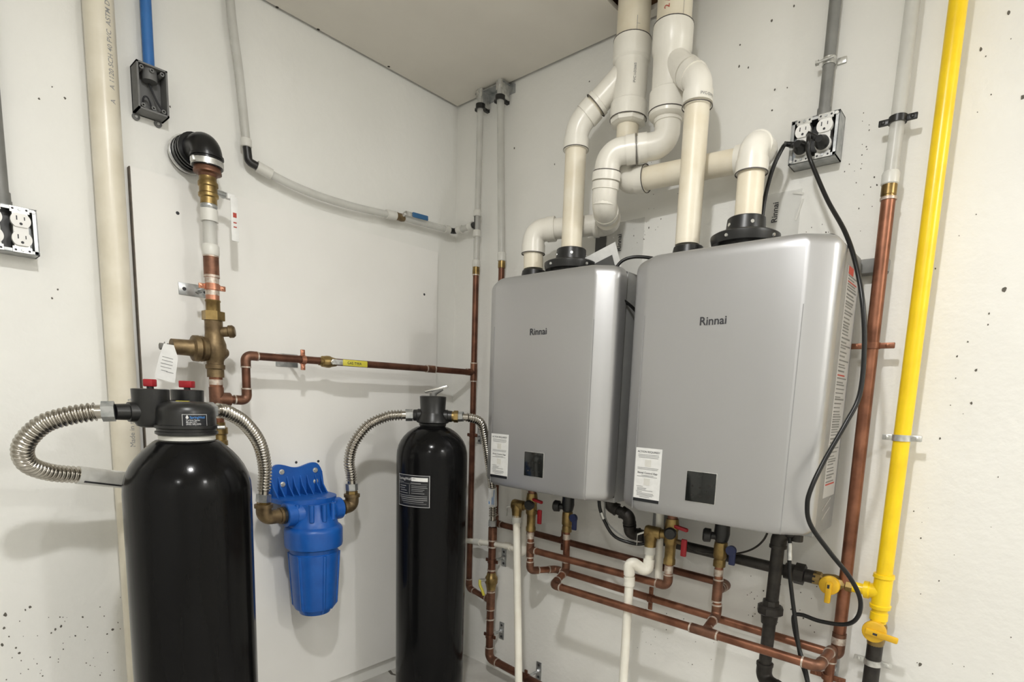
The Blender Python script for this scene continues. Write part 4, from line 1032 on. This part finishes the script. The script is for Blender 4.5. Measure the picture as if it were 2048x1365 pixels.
joint(iv, P(xi1 - 0.006, 0.165, 1.531), ZP, h2i)
joint(iv, b2.lerp(b3, 0.36), (b3 - b2).normalized(), h2i)
# stamps and pencil marks on the plastic
def stamp(par, s, size, f, m='ink_grey'): part('print', text_geo(s, size, f, 0.01), m, par)
def faceang(x, d): return math.atan2(-1.55 + d, 1.7575 - x)
def vmap(x, d, r, off, z0, dirn):                 # vertical lettering on an upright pipe
    a0 = faceang(x, d)
    def f(u, v):
        a = a0 + off - dirn * v / r
        return Vector((x + (r + 0.0006) * math.cos(a), -d + (r + 0.0006) * math.sin(a), z0 + dirn * u))
    return f
def hmap(x, d, r, off, z0):
    a0 = faceang(x, d)
    def f(u, v):
        a = a0 + off + u / r
        return Vector((x + (r + 0.0006) * math.cos(a), -d + (r + 0.0006) * math.sin(a), z0 + v))
    return f
stamp(iv, '2 ASTM D 2665', 0.020, vmap(BX_, BD_, r3i, -0.30, 2.072, 1), 'ink_red')
stamp(ex, 'PVC I-D2665', 0.009, vmap(AX, AD, r3i * 1.04, 0.30, 1.935, 1))
stamp(iv, 'PVC-DWV', 0.009, hmap(xi2, 0.165, h2i, 0.15, 1.822))
part('pencil_mark', [cylpatch(AX, AD, r3i + 0.0006, faceang(AX, AD) + 0.20, faceang(AX, AD) + 0.225, 2.064, 2.100, 1), cylpatch(AX, AD, r3i + 0.0006, faceang(AX, AD) + 0.19, faceang(AX, AD) + 0.40, 2.080, 2.0808, 3)], 'ink_grey', ex)
part('pencil_mark', [cylpatch(BX_, BD_, r3i + 0.0006, faceang(BX_, BD_) + 0.50, faceang(BX_, BD_) + 0.52, 2.055, 2.10, 1)], 'ink_grey', iv)

# ================================================================== water lines under the heaters
HD, CDp = 0.140, 0.110                 # distance of hot and cold stubs from the wall
xh1, xc1 = 0.564, 0.692
def hotvalve(x, which):
    t = thing('service_valve', 'brass hot service valve with red lever under the %s heater' % which, 'valve', P(x, HD, 0.65), 'valves under the heaters')
    part('inlet_nut', lathe(P(x, HD, HZ0 - 0.012), -ZP, [(0, 0.019), (0.010, 0.019), (0.012, 0.014), (0.034, 0.014)], 18), 'copper_fit', t)
    part('body', [lathe(P(x, HD, 0.772), -ZP, [(0, 0.017), (0.018, 0.0195), (0.03, 0.0195), (0.036, 0.017)], 18), lathe(P(x, HD, 0.738), -ZP, [(0, 0.017), (0.016, 0.0185), (0.034, 0.0185), (0.040, 0.015), (0.076, 0.0145), (0.082, 0.0165), (0.094, 0.0165)], 18)], 'brass', t)
    part('black_cap', lathe(P(x + 0.004, HD + 0.012, 0.735), Vector((0.3, -1, 0)), [(0, 0.016), (0.012, 0.017), (0.016, 0.013)], 16), 'black', t)
    q = part('lever', [obox(P(x + 0.044, HD + 0.010, 0.700), XP, ZP, YP, 0.016, 0.048, 0.008, 0.003), obox(P(x + 0.028, HD + 0.008, 0.752), Vector((1, 0, -0.15)), ZP, YP, 0.046, 0.010, 0.012, 0.003)], 'red', t, 'red lever')
    part('stem', sweep([P(x + 0.014, HD, 0.712), P(x + 0.038, HD + 0.008, 0.712)], 0.0065, 12), 'bronze', t)
    v = thing('relief_valve', 'brass relief valve with lever tab beside the hot stub of the %s heater' % which, 'valve', P(x - 0.055, HD + 0.012, 0.68), 'valves under the heaters')
    part('body', [lathe(P(x - 0.018, HD, 0.725), Vector((-1, -0.25, 0)), [(0, 0.013), (0.012, 0.013), (0.014, 0.0165), (0.026, 0.0175), (0.050, 0.0195), (0.056, 0.017)], 20),
                  lathe(P(x - 0.056, HD + 0.011, 0.728), -ZP, [(0, 0.017), (0.010, 0.0195), (0.024, 0.0175), (0.030, 0.0165), (0.044, 0.0165)], 20)], 'brass', v)
    part('lever_tab', [obox(P(x - 0.092, HD + 0.022, 0.700), Vector((0.35, -1, 0)), ZP, Vector((1, 0.35, 0)), 0.008, 0.034, 0.0015, 0.0006), sweep([P(x - 0.072, HD + 0.014, 0.724), P(x - 0.092, HD + 0.022, 0.714)], 0.003, 8)], 'strap', v)
    return t
def coldvalve(x, which):
    t = thing('service_valve', 'brass cold service valve with blue lever under the %s heater' % which, 'valve', P(x, CDp, 0.64), 'valves under the heaters')
    part('collar', lathe(P(x, CDp, HZ0 - 0.012), -ZP, [(0, 0.016), (0.016, 0.016), (0.018, 0.019), (0.050, 0.0205), (0.064, 0.018), (0.07, 0.016)], 18), 'black', t)
    part('drain_cap', lathe(P(x - 0.008, CDp + 0.006, 0.742), Vector((-1, -0.35, 0.0)), [(0, 0.010), (0.016, 0.010), (0.018, 0.018), (0.034, 0.019), (0.038, 0.015)], 18), 'black', t, 'black drain cap')
    part('body', lathe(P(x, CDp, 0.726), -ZP, [(0, 0.0165), (0.010, 0.0175), (0.040, 0.0175), (0.046, 0.0145), (0.05, 0.016), (0.066, 0.016)], 18), 'brass', t)
    part('lever', [obox(P(x + 0.036, CDp + 0.010, 0.694), XP, ZP, YP, 0.017, 0.042, 0.008, 0.003), lathe(P(x + 0.032, CDp + 0.006, 0.712), -YP, [(0, 0.013), (0.010, 0.013)], 16)], 'blue_d', t, 'dark blue lever')
    part('stem', sweep([P(x + 0.012, CDp, 0.712), P(x + 0.03, CDp + 0.006, 0.712)], 0.006, 12), 'bronze', t)
    return t
for x, w_ in ((xh1, 'left'), (xh1 + 0.508, 'right')): hotvalve(x, w_)
for x, w_ in ((xc1, 'left'), (xc1 + 0.509, 'right')): coldvalve(x, w_)

xh2, xc2 = xh1 + 0.508, xc1 + 0.509
hm = thing('hot_manifold', 'copper hot water manifold joining both heaters and running along the wall', 'water pipe', P(xh1, HD, 0.49), GRP_CU)
kw = dict(R=0.017, hub=0.016, fr=0.0131, fm='copper_fit', solder='solder')
run(hm, [P(xh1, HD, 0.650), P(xh1 + 0.003, HD, 0.506), P(0.604, 0.046, 0.500), P(1.472, 0.047, 0.487)], 0.0111, 'copper', **kw)
tee(hm, P(xh1 + 0.001, HD, 0.579), ZP, XP, 0.0111, 0.0131, 0.026, 0.026, 'copper_fit', 'solder')
run(hm, [P(xh1 + 0.02, HD, 0.579), P(xh2, HD, 0.580), P(xh2, HD, 0.650)], 0.0111, 'copper', **kw)
part('solder_ring', [sweep([P(x, HD, 0.640), P(x, HD, 0.617)], 0.0119, 14) for x in (xh1, xh2)], 'solder', hm)

cm = thing('cold_manifold', 'copper cold water manifold running in front, below both heaters', 'water pipe', P(xc1, 0.2, 0.0), GRP_CU)
run(cm, [P(xc1, CDp, 0.664), P(xc1 + 0.004, CDp, 0.530), P(0.716, 0.2, 0.507), P(1.482, 0.2, 0.508), P(1.480, 0.064, 0.505), P(1.476, 0.062, 0.0)], 0.0111, 'copper', **kw)
run(cm, [P(xc2, CDp, 0.664), P(xc2 + 0.004, CDp, 0.524), P(xc2 + 0.010, 0.19, 0.508)], 0.0111, 'copper', **kw)
tee(cm, P(xc2 + 0.010, 0.2, 0.5075), XP, YP, 0.0111, 0.0131, 0.036, 0.026, 'copper_fit', 'solder')
tee(cm, P(xc2 + 0.001, CDp, 0.594), ZP, YP, 0.0111, 0.0131, 0.030, 0.022, 'copper_fit', 'solder')
part('solder_ring', [sweep([P(x, CDp, 0.652), P(x, CDp, 0.634)], 0.0121, 14) for x in (xc1, xc2)], 'solder', cm)
hanger(P(1.4765, 0.062, 0.432), ZP, WR, 0.0111, 0.062, 'copper', 'copper strap at the bottom right where the front manifold turns down', plong=ZP, ear=0.03)
hanger(P(0.975, 0.047, 0.494), XP, WR, 0.0111, 0.047, 'copper', 'copper two-eared clamp on the lower wall pipe between the heaters', plate=False, ear=0.026)

# right riser
XR, DR = 1.486, 0.05
rr2 = thing('right_riser', 'tall copper riser with milky plastic top between right heater and yellow pipe', 'water pipe', P(XR, DR, 0.47), GRP_CU)
part('plastic_pipe', sweep([P(XR - 0.003, DR - 0.012, ZT - 0.05), P(XR - 0.003, DR - 0.01, 2.0), P(XR - 0.004, DR, 1.59)], 0.0143, 18), 'pex', rr2)
part('expansion_ring', lathe(P(XR - 0.004, DR, 1.606), -ZP, [(0, 0.0150), (0.006, 0.0175), (0.026, 0.0175), (0.028, 0.0155)], 20), 'pex_ring', rr2)
part('adapter', lathe(P(XR - 0.004, DR, 1.579), -ZP, [(0, 0.0155), (0.022, 0.0155), (0.023, 0.0145), (0.030, 0.0145)], 20), 'brass', rr2)
part('solder_ring', ring(P(XR - 0.003, DR, 1.549), ZP, 0.0135, 0.0165, 0.006), 'solder', rr2)
part('pipe', sweep([P(XR - 0.003, DR, 1.553), P(XR + 0.003, DR, 0.52)], 0.0143, 18), 'copper', rr2)
part('elbow', sweep(fillet([P(XR + 0.003, DR, 0.545), P(XR + 0.003, DR, 0.490), P(1.468, 0.047, 0.487)], 0.014), 0.0158, 18), 'copper_fit', rr2)
part('solder_ring', [sweep([P(XR + 0.003, DR, 0.535), P(XR + 0.003, DR, 0.518)], 0.0162, 16)], 'solder', rr2)
hanger(P(XR - 0.001, DR, 1.232), ZP, WR, 0.0143, DR, 'copper', 'tarnished copper clamp on the tall riser beside the right heater', plate=False, ear=0.032)
t = hanger(P(XR - 0.0035, DR - 0.003, 1.712), ZP, WR, 0.0152, DR - 0.003, 'black', 'black plastic clamp with bright screws near the top of the right riser', plate=False, ear=0.022)

# second supply riser below the left heater
sx, sd = 0.316, 0.068
sr = thing('supply_riser', 'copper supply riser with small yellow lever valve behind the slim tank', 'water pipe', P(sx, sd, 0.06), GRP_CU)
run(sr, [P(sx, sd, 0.602), P(sx, sd, 0.080), P(0.80, 0.085, 0.066)], 0.0143, 'copper_dark', R=0.024, hub=0.022, fr=0.0165, fm='copper_fit', solder='solder')
tee(sr, P(sx, sd, 0.318), ZP, P(0.136 * -1, 0.023 * -1, 0.0), 0.0143, 0.0165, 0.040, 0.022, 'copper_fit', 'solder')
part('coupling', sweep([P(sx, sd, 0.600), P(sx, sd, 0.55)], 0.0165, 18), 'copper_fit', sr)
part('solder_ring', [ring(P(sx, sd, z), ZP, 0.013, 0.0172, 0.005) for z in (0.55, 0.525, 0.435, 0.35, 0.24)], 'solder', sr)
bv = part('ball_valve', lathe(P(sx, sd, 0.425), -ZP, [(0, 0.0165), (0.012, 0.0185), (0.016, 0.022), (0.024, 0.0245), (0.040, 0.0245), (0.046, 0.021), (0.058, 0.0185), (0.07, 0.0165)], 22), 'brass', sr)
part('stem', sweep([P(sx - 0.008, sd + 0.02, 0.398), P(sx - 0.016, sd + 0.045, 0.401)], 0.006, 12), 'strap', bv)
part('lever', sweep(spline([P(sx - 0.016, sd + 0.045, 0.401), P(sx - 0.008, sd + 0.052, 0.385), P(sx + 0.006, sd + 0.054, 0.369), P(sx + 0.012, sd + 0.050, 0.350)], 6), 0.0055, 10), 'yellow_l', bv, 'yellow lever')
hanger(P(sx, sd, 0.470), ZP, WR, 0.0143, sd, 'copper_dark', 'clamp on a zinc plate at the top of the supply riser behind the slim tank')
hanger(P(sx, sd, 0.172), ZP, WR, 0.0143, sd, 'copper_dark', 'clamp on a zinc plate low on the supply riser behind the slim tank')
hanger(P(0.512, 0.075, 0.0745), XP, WR, 0.0143, 0.075, 'copper_dark', 'clamp on a zinc plate holding the lowest copper pipe at the bottom edge', plong=ZP)

# ================================================================== drains
d1_ = thing('drain_pipe', 'long white drain pipe hanging from the left relief valve to the floor', 'drain pipe', P(0.60, 0.215, 0.0), 'white drain pipes')
top = P(xh1 - 0.056, HD + 0.011, 0.690)
part('adapter', lathe(top, -ZP, [(0, 0.0165), (0.024, 0.0165), (0.025, 0.015), (0.03, 0.015)], 18), 'pex_ring', d1_)
part('pipe', sweep([top - ZP * 0.012, P(0.615, 0.222, 0.0)], 0.0128, 18), 'cpvc', d1_)
d2_ = thing('drain_pipe', 'white condensate drain turning into the wall pipe beside the left relief valve', 'drain pipe', P(0.486, 0.088, 0.53), 'white drain pipes')
run(d2_, [P(0.484, 0.088, HZ0 - 0.012), P(0.489, 0.088, 0.538), P(0.40, 0.070, 0.546), P(0.05, 0.036, 0.500)], 0.0107, 'cpvc', R=0.014, hub=0.016, fr=0.0130, fm='cpvc')
part('coupling', sweep([P(0.205, 0.051, 0.520), P(0.240, 0.0545, 0.5245)], 0.0138, 18), 'pex_ring', d2_)
d3_ = thing('drain_pipe', 'white drain pipe with a trap bend hanging from the right relief valve', 'drain pipe', P(0.99, 0.205, 0.0), 'white drain pipes')
top = P(xh2 - 0.056, HD + 0.011, 0.690)
part('adapter', lathe(top, -ZP, [(0, 0.0160), (0.028, 0.0160)], 18), 'pex_ring', d3_)
run(d3_, [top - ZP * 0.02, P(1.016, 0.154, 0.607), P(0.974, 0.190, 0.645), P(0.976, 0.184, 0.58), P(0.992, 0.21, 0.0)], 0.0128, 'cpvc', R=0.016, hub=0.012, fr=0.0158, fm='cpvc')
d4_ = thing('drain_pipe', 'short grey condensate tube hanging under the right heater beside the trap', 'drain pipe', P(1.03, 0.115, 0.57), 'white drain pipes')
part('tube', sweep([P(1.020, 0.115, HZ0 - 0.012), P(1.031, 0.118, 0.580)], 0.0115, 16), 'cpvc', d4_)
part('cap', lathe(P(1.031, 0.118, 0.582), -ZP, [(0, 0.0145), (0.012, 0.0145)], 16), 'cpvc', d4_)
for x, w_ in ((0.938, 'nearer the black elbows'), (0.972, 'behind the brass relief valve')):
    solo('bottom_duct', [lathe(P(x + 0.035, 0.085, HZ0 - 0.011), -ZP, [(0, 0.021), (0.085, 0.021), (0.088, 0.018)], 20)], 'cabinet', 'pale grey plastic stub under the right heater, ' + w_, 'stub pipe', P(x + 0.035, 0.085, 0.72), 'stubs under the right heater') if x > 0.95 else None

# ================================================================== gas
YX, YD = 1.565, 0.05
gp = thing('gas_riser', 'bright yellow gas pipe rising to the ceiling at the right', 'gas pipe', P(YX, YD, 0), 'gas piping')
Yv = lambda z: P(YX, YD, z)
part('pipe', sweep([Yv(ZT - 0.02), Yv(0.69)], 0.0168, 28), 'yellow', gp)
part('tee', [lathe(Yv(0.712), -ZP, [(0, 0.0215), (0.008, 0.0225), (0.010, 0.0195), (0.072, 0.0195), (0.074, 0.0225), (0.082, 0.0215)], 24),
             lathe(P(YX, YD, 0.669), Vector((-1, 0, -0.08)), [(0, 0.019), (0.024, 0.0175), (0.026, 0.0205), (0.036, 0.0205)], 22)], 'yellow', gp)
part('nipple', lathe(Yv(0.632), -ZP, [(0, 0.0165), (0.012, 0.0165), (0.013, 0.0185), (0.030, 0.019), (0.032, 0.0165), (0.042, 0.0165)], 20), 'yellow', gp)
vb = part('shutoff_valve', lathe(Yv(0.595), -ZP, [(0, 0.017), (0.008, 0.020), (0.030, 0.021), (0.050, 0.018), (0.056, 0.0165)], 20), 'brass', gp)
vh = part('valve_handle', [lathe(P(YX - 0.002, YD + 0.018, 0.579), -YP, [(0, 0.0245), (0.006, 0.0255), (0.012, 0.0245), (0.014, 0.021)], 26), obox(P(YX + 0.014, YD + 0.034, 0.5765), Vector((1, 0, -0.10)), Vector((0.1, 0, 1)), YP, 0.066, 0.014, 0.010, 0.003)], 'yellow_h', gp, 'yellow plastic valve handle')
part('handle_slot', obox(P(YX + 0.002, YD + 0.0392, 0.5775), Vector((1, 0, -0.10)), Vector((0.1, 0, 1)), YP, 0.009, 0.005, 0.0008), 'ink', vh)
part('lower_pipe', sweep([Yv(0.545), Yv(0.0)], 0.0168, 26), 'iron', gp, 'black iron pipe')
t = hanger(Yv(0.497), ZP, WR, 0.0168, YD, 'strap', 'zinc clamp on the black pipe below the yellow gas valve', plong=ZP, ear=0.024, platew=(0.02, 0.09))
t = hanger(Yv(1.028), ZP, WR, 0.0168, YD, 'strap', 'zinc clamp on a wall strut holding the yellow gas pipe', plong=ZP, ear=0.022, platew=(0.022, 0.07))

gb = thing('gas_branch', 'black iron gas branch with yellow valve running left behind the heaters', 'gas pipe', P(1.42, YD, 0.66), 'gas piping')
ga, gz = P(1.53, YD, 0.666), P(0.925, 0.075, 0.690)
gd = (gz - ga).normalized()
def G(x): return ga + gd * ((1.53 - x) / -gd.x)
part('yellow_nipple', sweep([G(1.535), G(1.500)], 0.0128, 18), 'yellow', gb)
vb = part('shutoff_valve', lathe(G(1.505), gd, [(0, 0.0155), (0.014, 0.0165), (0.016, 0.014), (0.024, 0.017), (0.040, 0.019), (0.056, 0.017), (0.066, 0.014), (0.07, 0.0175), (0.086, 0.0175)], 8), 'brass', gb)
vh = part('valve_handle', [lathe(G(1.460) - YP * 0.016 - ZP * 0.004, -YP, [(0, 0.0225), (0.006, 0.0235), (0.012, 0.0225), (0.014, 0.019)], 26), obox(G(1.461) - YP * 0.032 - ZP * 0.020, ZP, XP, YP, 0.052, 0.013, 0.010, 0.003)], 'yellow_h', gb, 'yellow plastic valve handle')
part('handle_slot', obox(G(1.461) - YP * 0.0372 - ZP * 0.004, ZP, XP, YP, 0.009, 0.005, 0.0008), 'ink', vh)
part('union', [sweep([G(1.425), G(1.400)], 0.0165, 18), hexa(G(1.398), G(1.376), 0.0275), sweep([G(1.376), G(1.352)], 0.0205, 18)], 'iron', gb)
part('pipe', sweep([G(1.36), gz + gd * 0.0], 0.0145, 22), 'iron', gb)
part('tee', [sweep([gz - gd * 0.03, gz + gd * 0.01], 0.0185, 20)], 'iron', gb)
kw2 = dict(R=0.021, hub=0.012, fr=0.0200, fm='iron', style='band')
run(gb, [gz, P(0.912, 0.085, 0.690), P(0.912, 0.100, 0.748), P(0.856, 0.115, 0.770), P(0.848, 0.118, 0.81)], 0.0142, 'iron', **kw2)
gv = thing('gas_drop', 'black iron gas drop with union hanging below the right heater', 'gas pipe', P(1.342, 0.112, 0.36), 'gas piping')
VX, VD = 1.342, 0.115
run(gv, [P(1.392, 0.118, 0.808), P(VX + 0.004, VD, 0.772), P(VX, VD, 0.395), P(1.42, 0.15, 0.388)], 0.0155, 'iron', R=0.03, hub=0.016, fr=0.0205, fm='iron', style='band')
part('union', [lathe(P(VX, VD, 0.606), -ZP, [(0, 0.0195), (0.014, 0.021)], 8), lathe(P(VX, VD, 0.593), -ZP, [(0, 0.026), (0.004, 0.0315), (0.020, 0.0315), (0.024, 0.027)], 8), lathe(P(VX, VD, 0.569), -ZP, [(0, 0.021), (0.024, 0.0185)], 20)], 'iron', gv)
part('nipple', sweep([P(1.389, 0.122, 0.803), P(1.389, 0.122, 0.768)], 0.0135, 16), 'iron', gv)

# ================================================================== cords and wires
def cord(name, pts, r, label, m='rubber', n=10, grp='black cords and wires'):
    t = thing(name, label, 'cord', pts[0], grp)
    part('cable', sweep(spline(pts, n), r, 12), m, t)
    return t
def plug(t, F, a, bdir):
    h = 0.098
    c = F(a, h / 2 - 0.0195, 0.058)
    nrm = (F(0, 0, 1) - F(0, 0, 0)).normalized()
    q = part('plug', [lathe(c, nrm, [(0, 0.0150), (0.010, 0.0150), (0.020, 0.0115), (0.030, 0.008)], 22), obox(c + nrm * 0.016 + bdir * 0.012, bdir, nrm.cross(bdir), nrm, 0.024, 0.012, 0.014, 0.003)], 'rubber', t)
    part('strain_relief', sweep([c + nrm * 0.018 + bdir * 0.018, c + nrm * 0.019 + bdir * 0.034], [0.0062, 0.0052], 12), 'rubber', q)
    return c + nrm * 0.018 + bdir * 0.03
bd1 = Vector((-0.95, -0.1, 0.3)).normalized()
c1 = thing('power_cord', 'black power cord arching from the left plug down behind the right heater', 'cord', P(1.29, 0.06, 1.69), 'black cords and wires')
s1 = plug(c1, FR, 0.029, bd1)
part('cable', sweep(spline([s1, P(1.262, 0.100, 1.692), P(1.250, 0.11, 1.655), P(1.2435, 0.12, 1.612), P(1.240, 0.13, 1.55), P(1.240, 0.12, 1.48), P(1.25, 0.07, 1.42), P(1.26, 0.02, 1.38)], 10), 0.0048, 12), 'rubber', c1)
bd2 = Vector((-0.75, -0.45, 0.45)).normalized()
c2 = thing('power_cord', 'long black power cord hanging from the right plug past the right heater', 'cord', P(1.34, 0.06, 1.69), 'black cords and wires')
s2 = plug(c2, FR, 0.076, bd2)
part('cable', sweep(spline([s2, P(1.321, 0.110, 1.690), P(1.3225, 0.108, 1.665), P(1.335, 0.104, 1.632), P(1.377, 0.12, 1.548), P(1.432, 0.17, 1.459), P(1.466, 0.2, 1.383), P(1.491, 0.22, 1.298), P(1.504, 0.225, 1.208), P(1.507, 0.235, 1.117), P(1.492, 0.26, 1.056), P(1.469, 0.29, 0.984), P(1.456, 0.315, 0.928), P(1.452, 0.318, 0.891), P(1.458, 0.30, 0.847), P(1.491, 0.26, 0.788), P(1.526, 0.22, 0.733), P(1.547, 0.2, 0.684), P(1.543, 0.18, 0.638), P(1.519, 0.17, 0.611), P(1.466, 0.16, 0.600), P(1.425, 0.152, 0.601), P(1.4075, 0.151, 0.592), P(1.414, 0.156, 0.560), P(1.433, 0.17, 0.520), P(1.463, 0.19, 0.455), P(1.49, 0.20, 0.30), P(1.50, 0.21, 0.10), P(1.505, 0.215, 0.005)], 8), 0.0048, 12), 'rubber', c2)
c3 = cord('heater_lead', [P(1.3745, 0.130, HZ0 - 0.012), P(1.376, 0.131, 0.765), P(1.384, 0.140, 0.70), P(1.398, 0.148, 0.64), P(1.411, 0.154, 0.59), P(1.424, 0.164, 0.545), P(1.440, 0.176, 0.50), P(1.468, 0.195, 0.44), P(1.495, 0.208, 0.30), P(1.515, 0.218, 0.008)], 0.0048, 'black lead hanging from the underside of the right heater, strapped to the power cord')
part('crimp_sleeve', sweep([P(1.376, 0.131, 0.762), P(1.3815, 0.1375, 0.722)], 0.0058, 12), 'strap', c3, 'white crimp sleeve')
part('gland', lathe(P(1.3745, 0.130, HZ0 - 0.011), -ZP, [(0, 0.012), (0.02, 0.012), (0.024, 0.008)], 14), 'iron', c3)
cord('heater_lead', [P(1.03, 0.14, 1.432), P(1.005, 0.19, 1.452), P(0.96, 0.222, 1.459), P(0.928, 0.240, 1.450), P(0.913, 0.25, 1.425), P(0.9385, 0.262, 1.378) - Vector((0.0285, 0, 0)), P(0.943, 0.20, 1.335), P(0.945, 0.15, 1.305)], 0.0042, 'thin black lead looping from the top of the right heater to the left one')
w = cord('heater_lead', [P(0.869, 0.2, HZ0 - 0.012), P(0.872, 0.197, 0.775), P(0.880, 0.188, 0.745), P(0.902, 0.172, 0.702), P(0.934, 0.155, 0.684), P(0.985, 0.135, 0.683), P(1.03, 0.095, 0.72), P(1.05, 0.09, 0.80)], 0.0048, 'black lead drooping from the left heater to behind the right relief valve')
part('crimp_sleeve', sweep([P(0.8745, 0.194, 0.765), P(0.880, 0.188, 0.746)], 0.0056, 10), 'strap', w)
cord('thin_wire', [P(0.878, 0.185, HZ0 - 0.012), P(0.885, 0.183, 0.745), P(0.905, 0.168, 0.715), P(0.94, 0.15, 0.69), P(0.96, 0.14, 0.683)], 0.0022, 'thin grey wire running beside the drooping lead of the left heater', 'emt')
cord('thin_wire', [P(1.095, 0.12, 0.715), P(1.115, 0.12, 0.700), P(1.15, 0.115, 0.688), P(1.19, 0.092, 0.690), P(1.235, 0.095, 0.699), P(1.28, 0.105, 0.722), P(1.31, 0.115, 0.755), P(1.325, 0.12, HZ0 - 0.011)], 0.0026, 'thin black wire sagging between red and blue levers under the right heater', 'iron')

# ================================================================== sheets and card on the right wall
t = thing('plastic_sheet', 'clear plastic sheet with Rinnai lettering stuck to the wall above the left heater', 'plastic sheet', P(0.78, 0, 1.47), 'plastic sheets on the wall')
part('film', box(P(0.700, 0.0012, 1.47), P(0.845, 0.0022, 1.632)), 'film', t, smooth=False)
part('lettering', text_geo('Rinnai', 0.021, flat(P(0.768, 0.0024, 1.545), ZP, -XP, -YP), 0.012), 'ink', t)
part('dark_patch', box(P(0.672, 0.002, 1.545), P(0.712, 0.003, 1.618)), 'grey_card', t, smooth=False)
t = thing('plastic_sheet', 'clear plastic sheet with Rinnai lettering on the wall beside the right flue', 'plastic sheet', P(1.24, 0, 1.47), 'plastic sheets on the wall')
part('film', box(P(1.13, 0.0012, 1.47), P(1.285, 0.0022, 1.625)), 'film', t, smooth=False)
part('lettering', text_geo('Rinnai', 0.0205, flat(P(1.231, 0.0024, 1.553), ZP, -XP, -YP), 0.012), 'ink', t)
part('tape_mark', [obox(P(1.277, 0.0026, 1.615), Vector((1, 0, -0.3)), Vector((0.3, 0, 1)), YP, 0.026, 0.005, 0.0006), obox(P(1.283, 0.0026, 1.575), Vector((0.25, 0, 1)), Vector((1, 0, -0.25)), YP, 0.05, 0.004, 0.0006)], 'pex_ring', t, smooth=False)
t = thing('printed_card', 'white printed card with dark panel leaning on top of the left heater', 'card', P(0.80, 0.135, HZ1))
u_ = Vector((0.96, 0, 0.28)).normalized(); v_ = Vector((-0.28, -0.12, 0.95)).normalized(); n_ = u_.cross(v_)
part('card', obox(P(0.800, 0.150, 1.478), u_, v_, n_, 0.115, 0.070, 0.002), 'paper', t, smooth=False)
part('dark_panel', obox(P(0.803, 0.150, 1.467) + n_ * 0.0013, u_, v_, n_, 0.080, 0.034, 0.0006), 'grey_card', t, smooth=False)
part('barcode', obox(P(0.803, 0.150, 1.500) + n_ * 0.0013, u_, v_, n_, 0.034, 0.008, 0.0006), 'ink_grey', t, smooth=False)
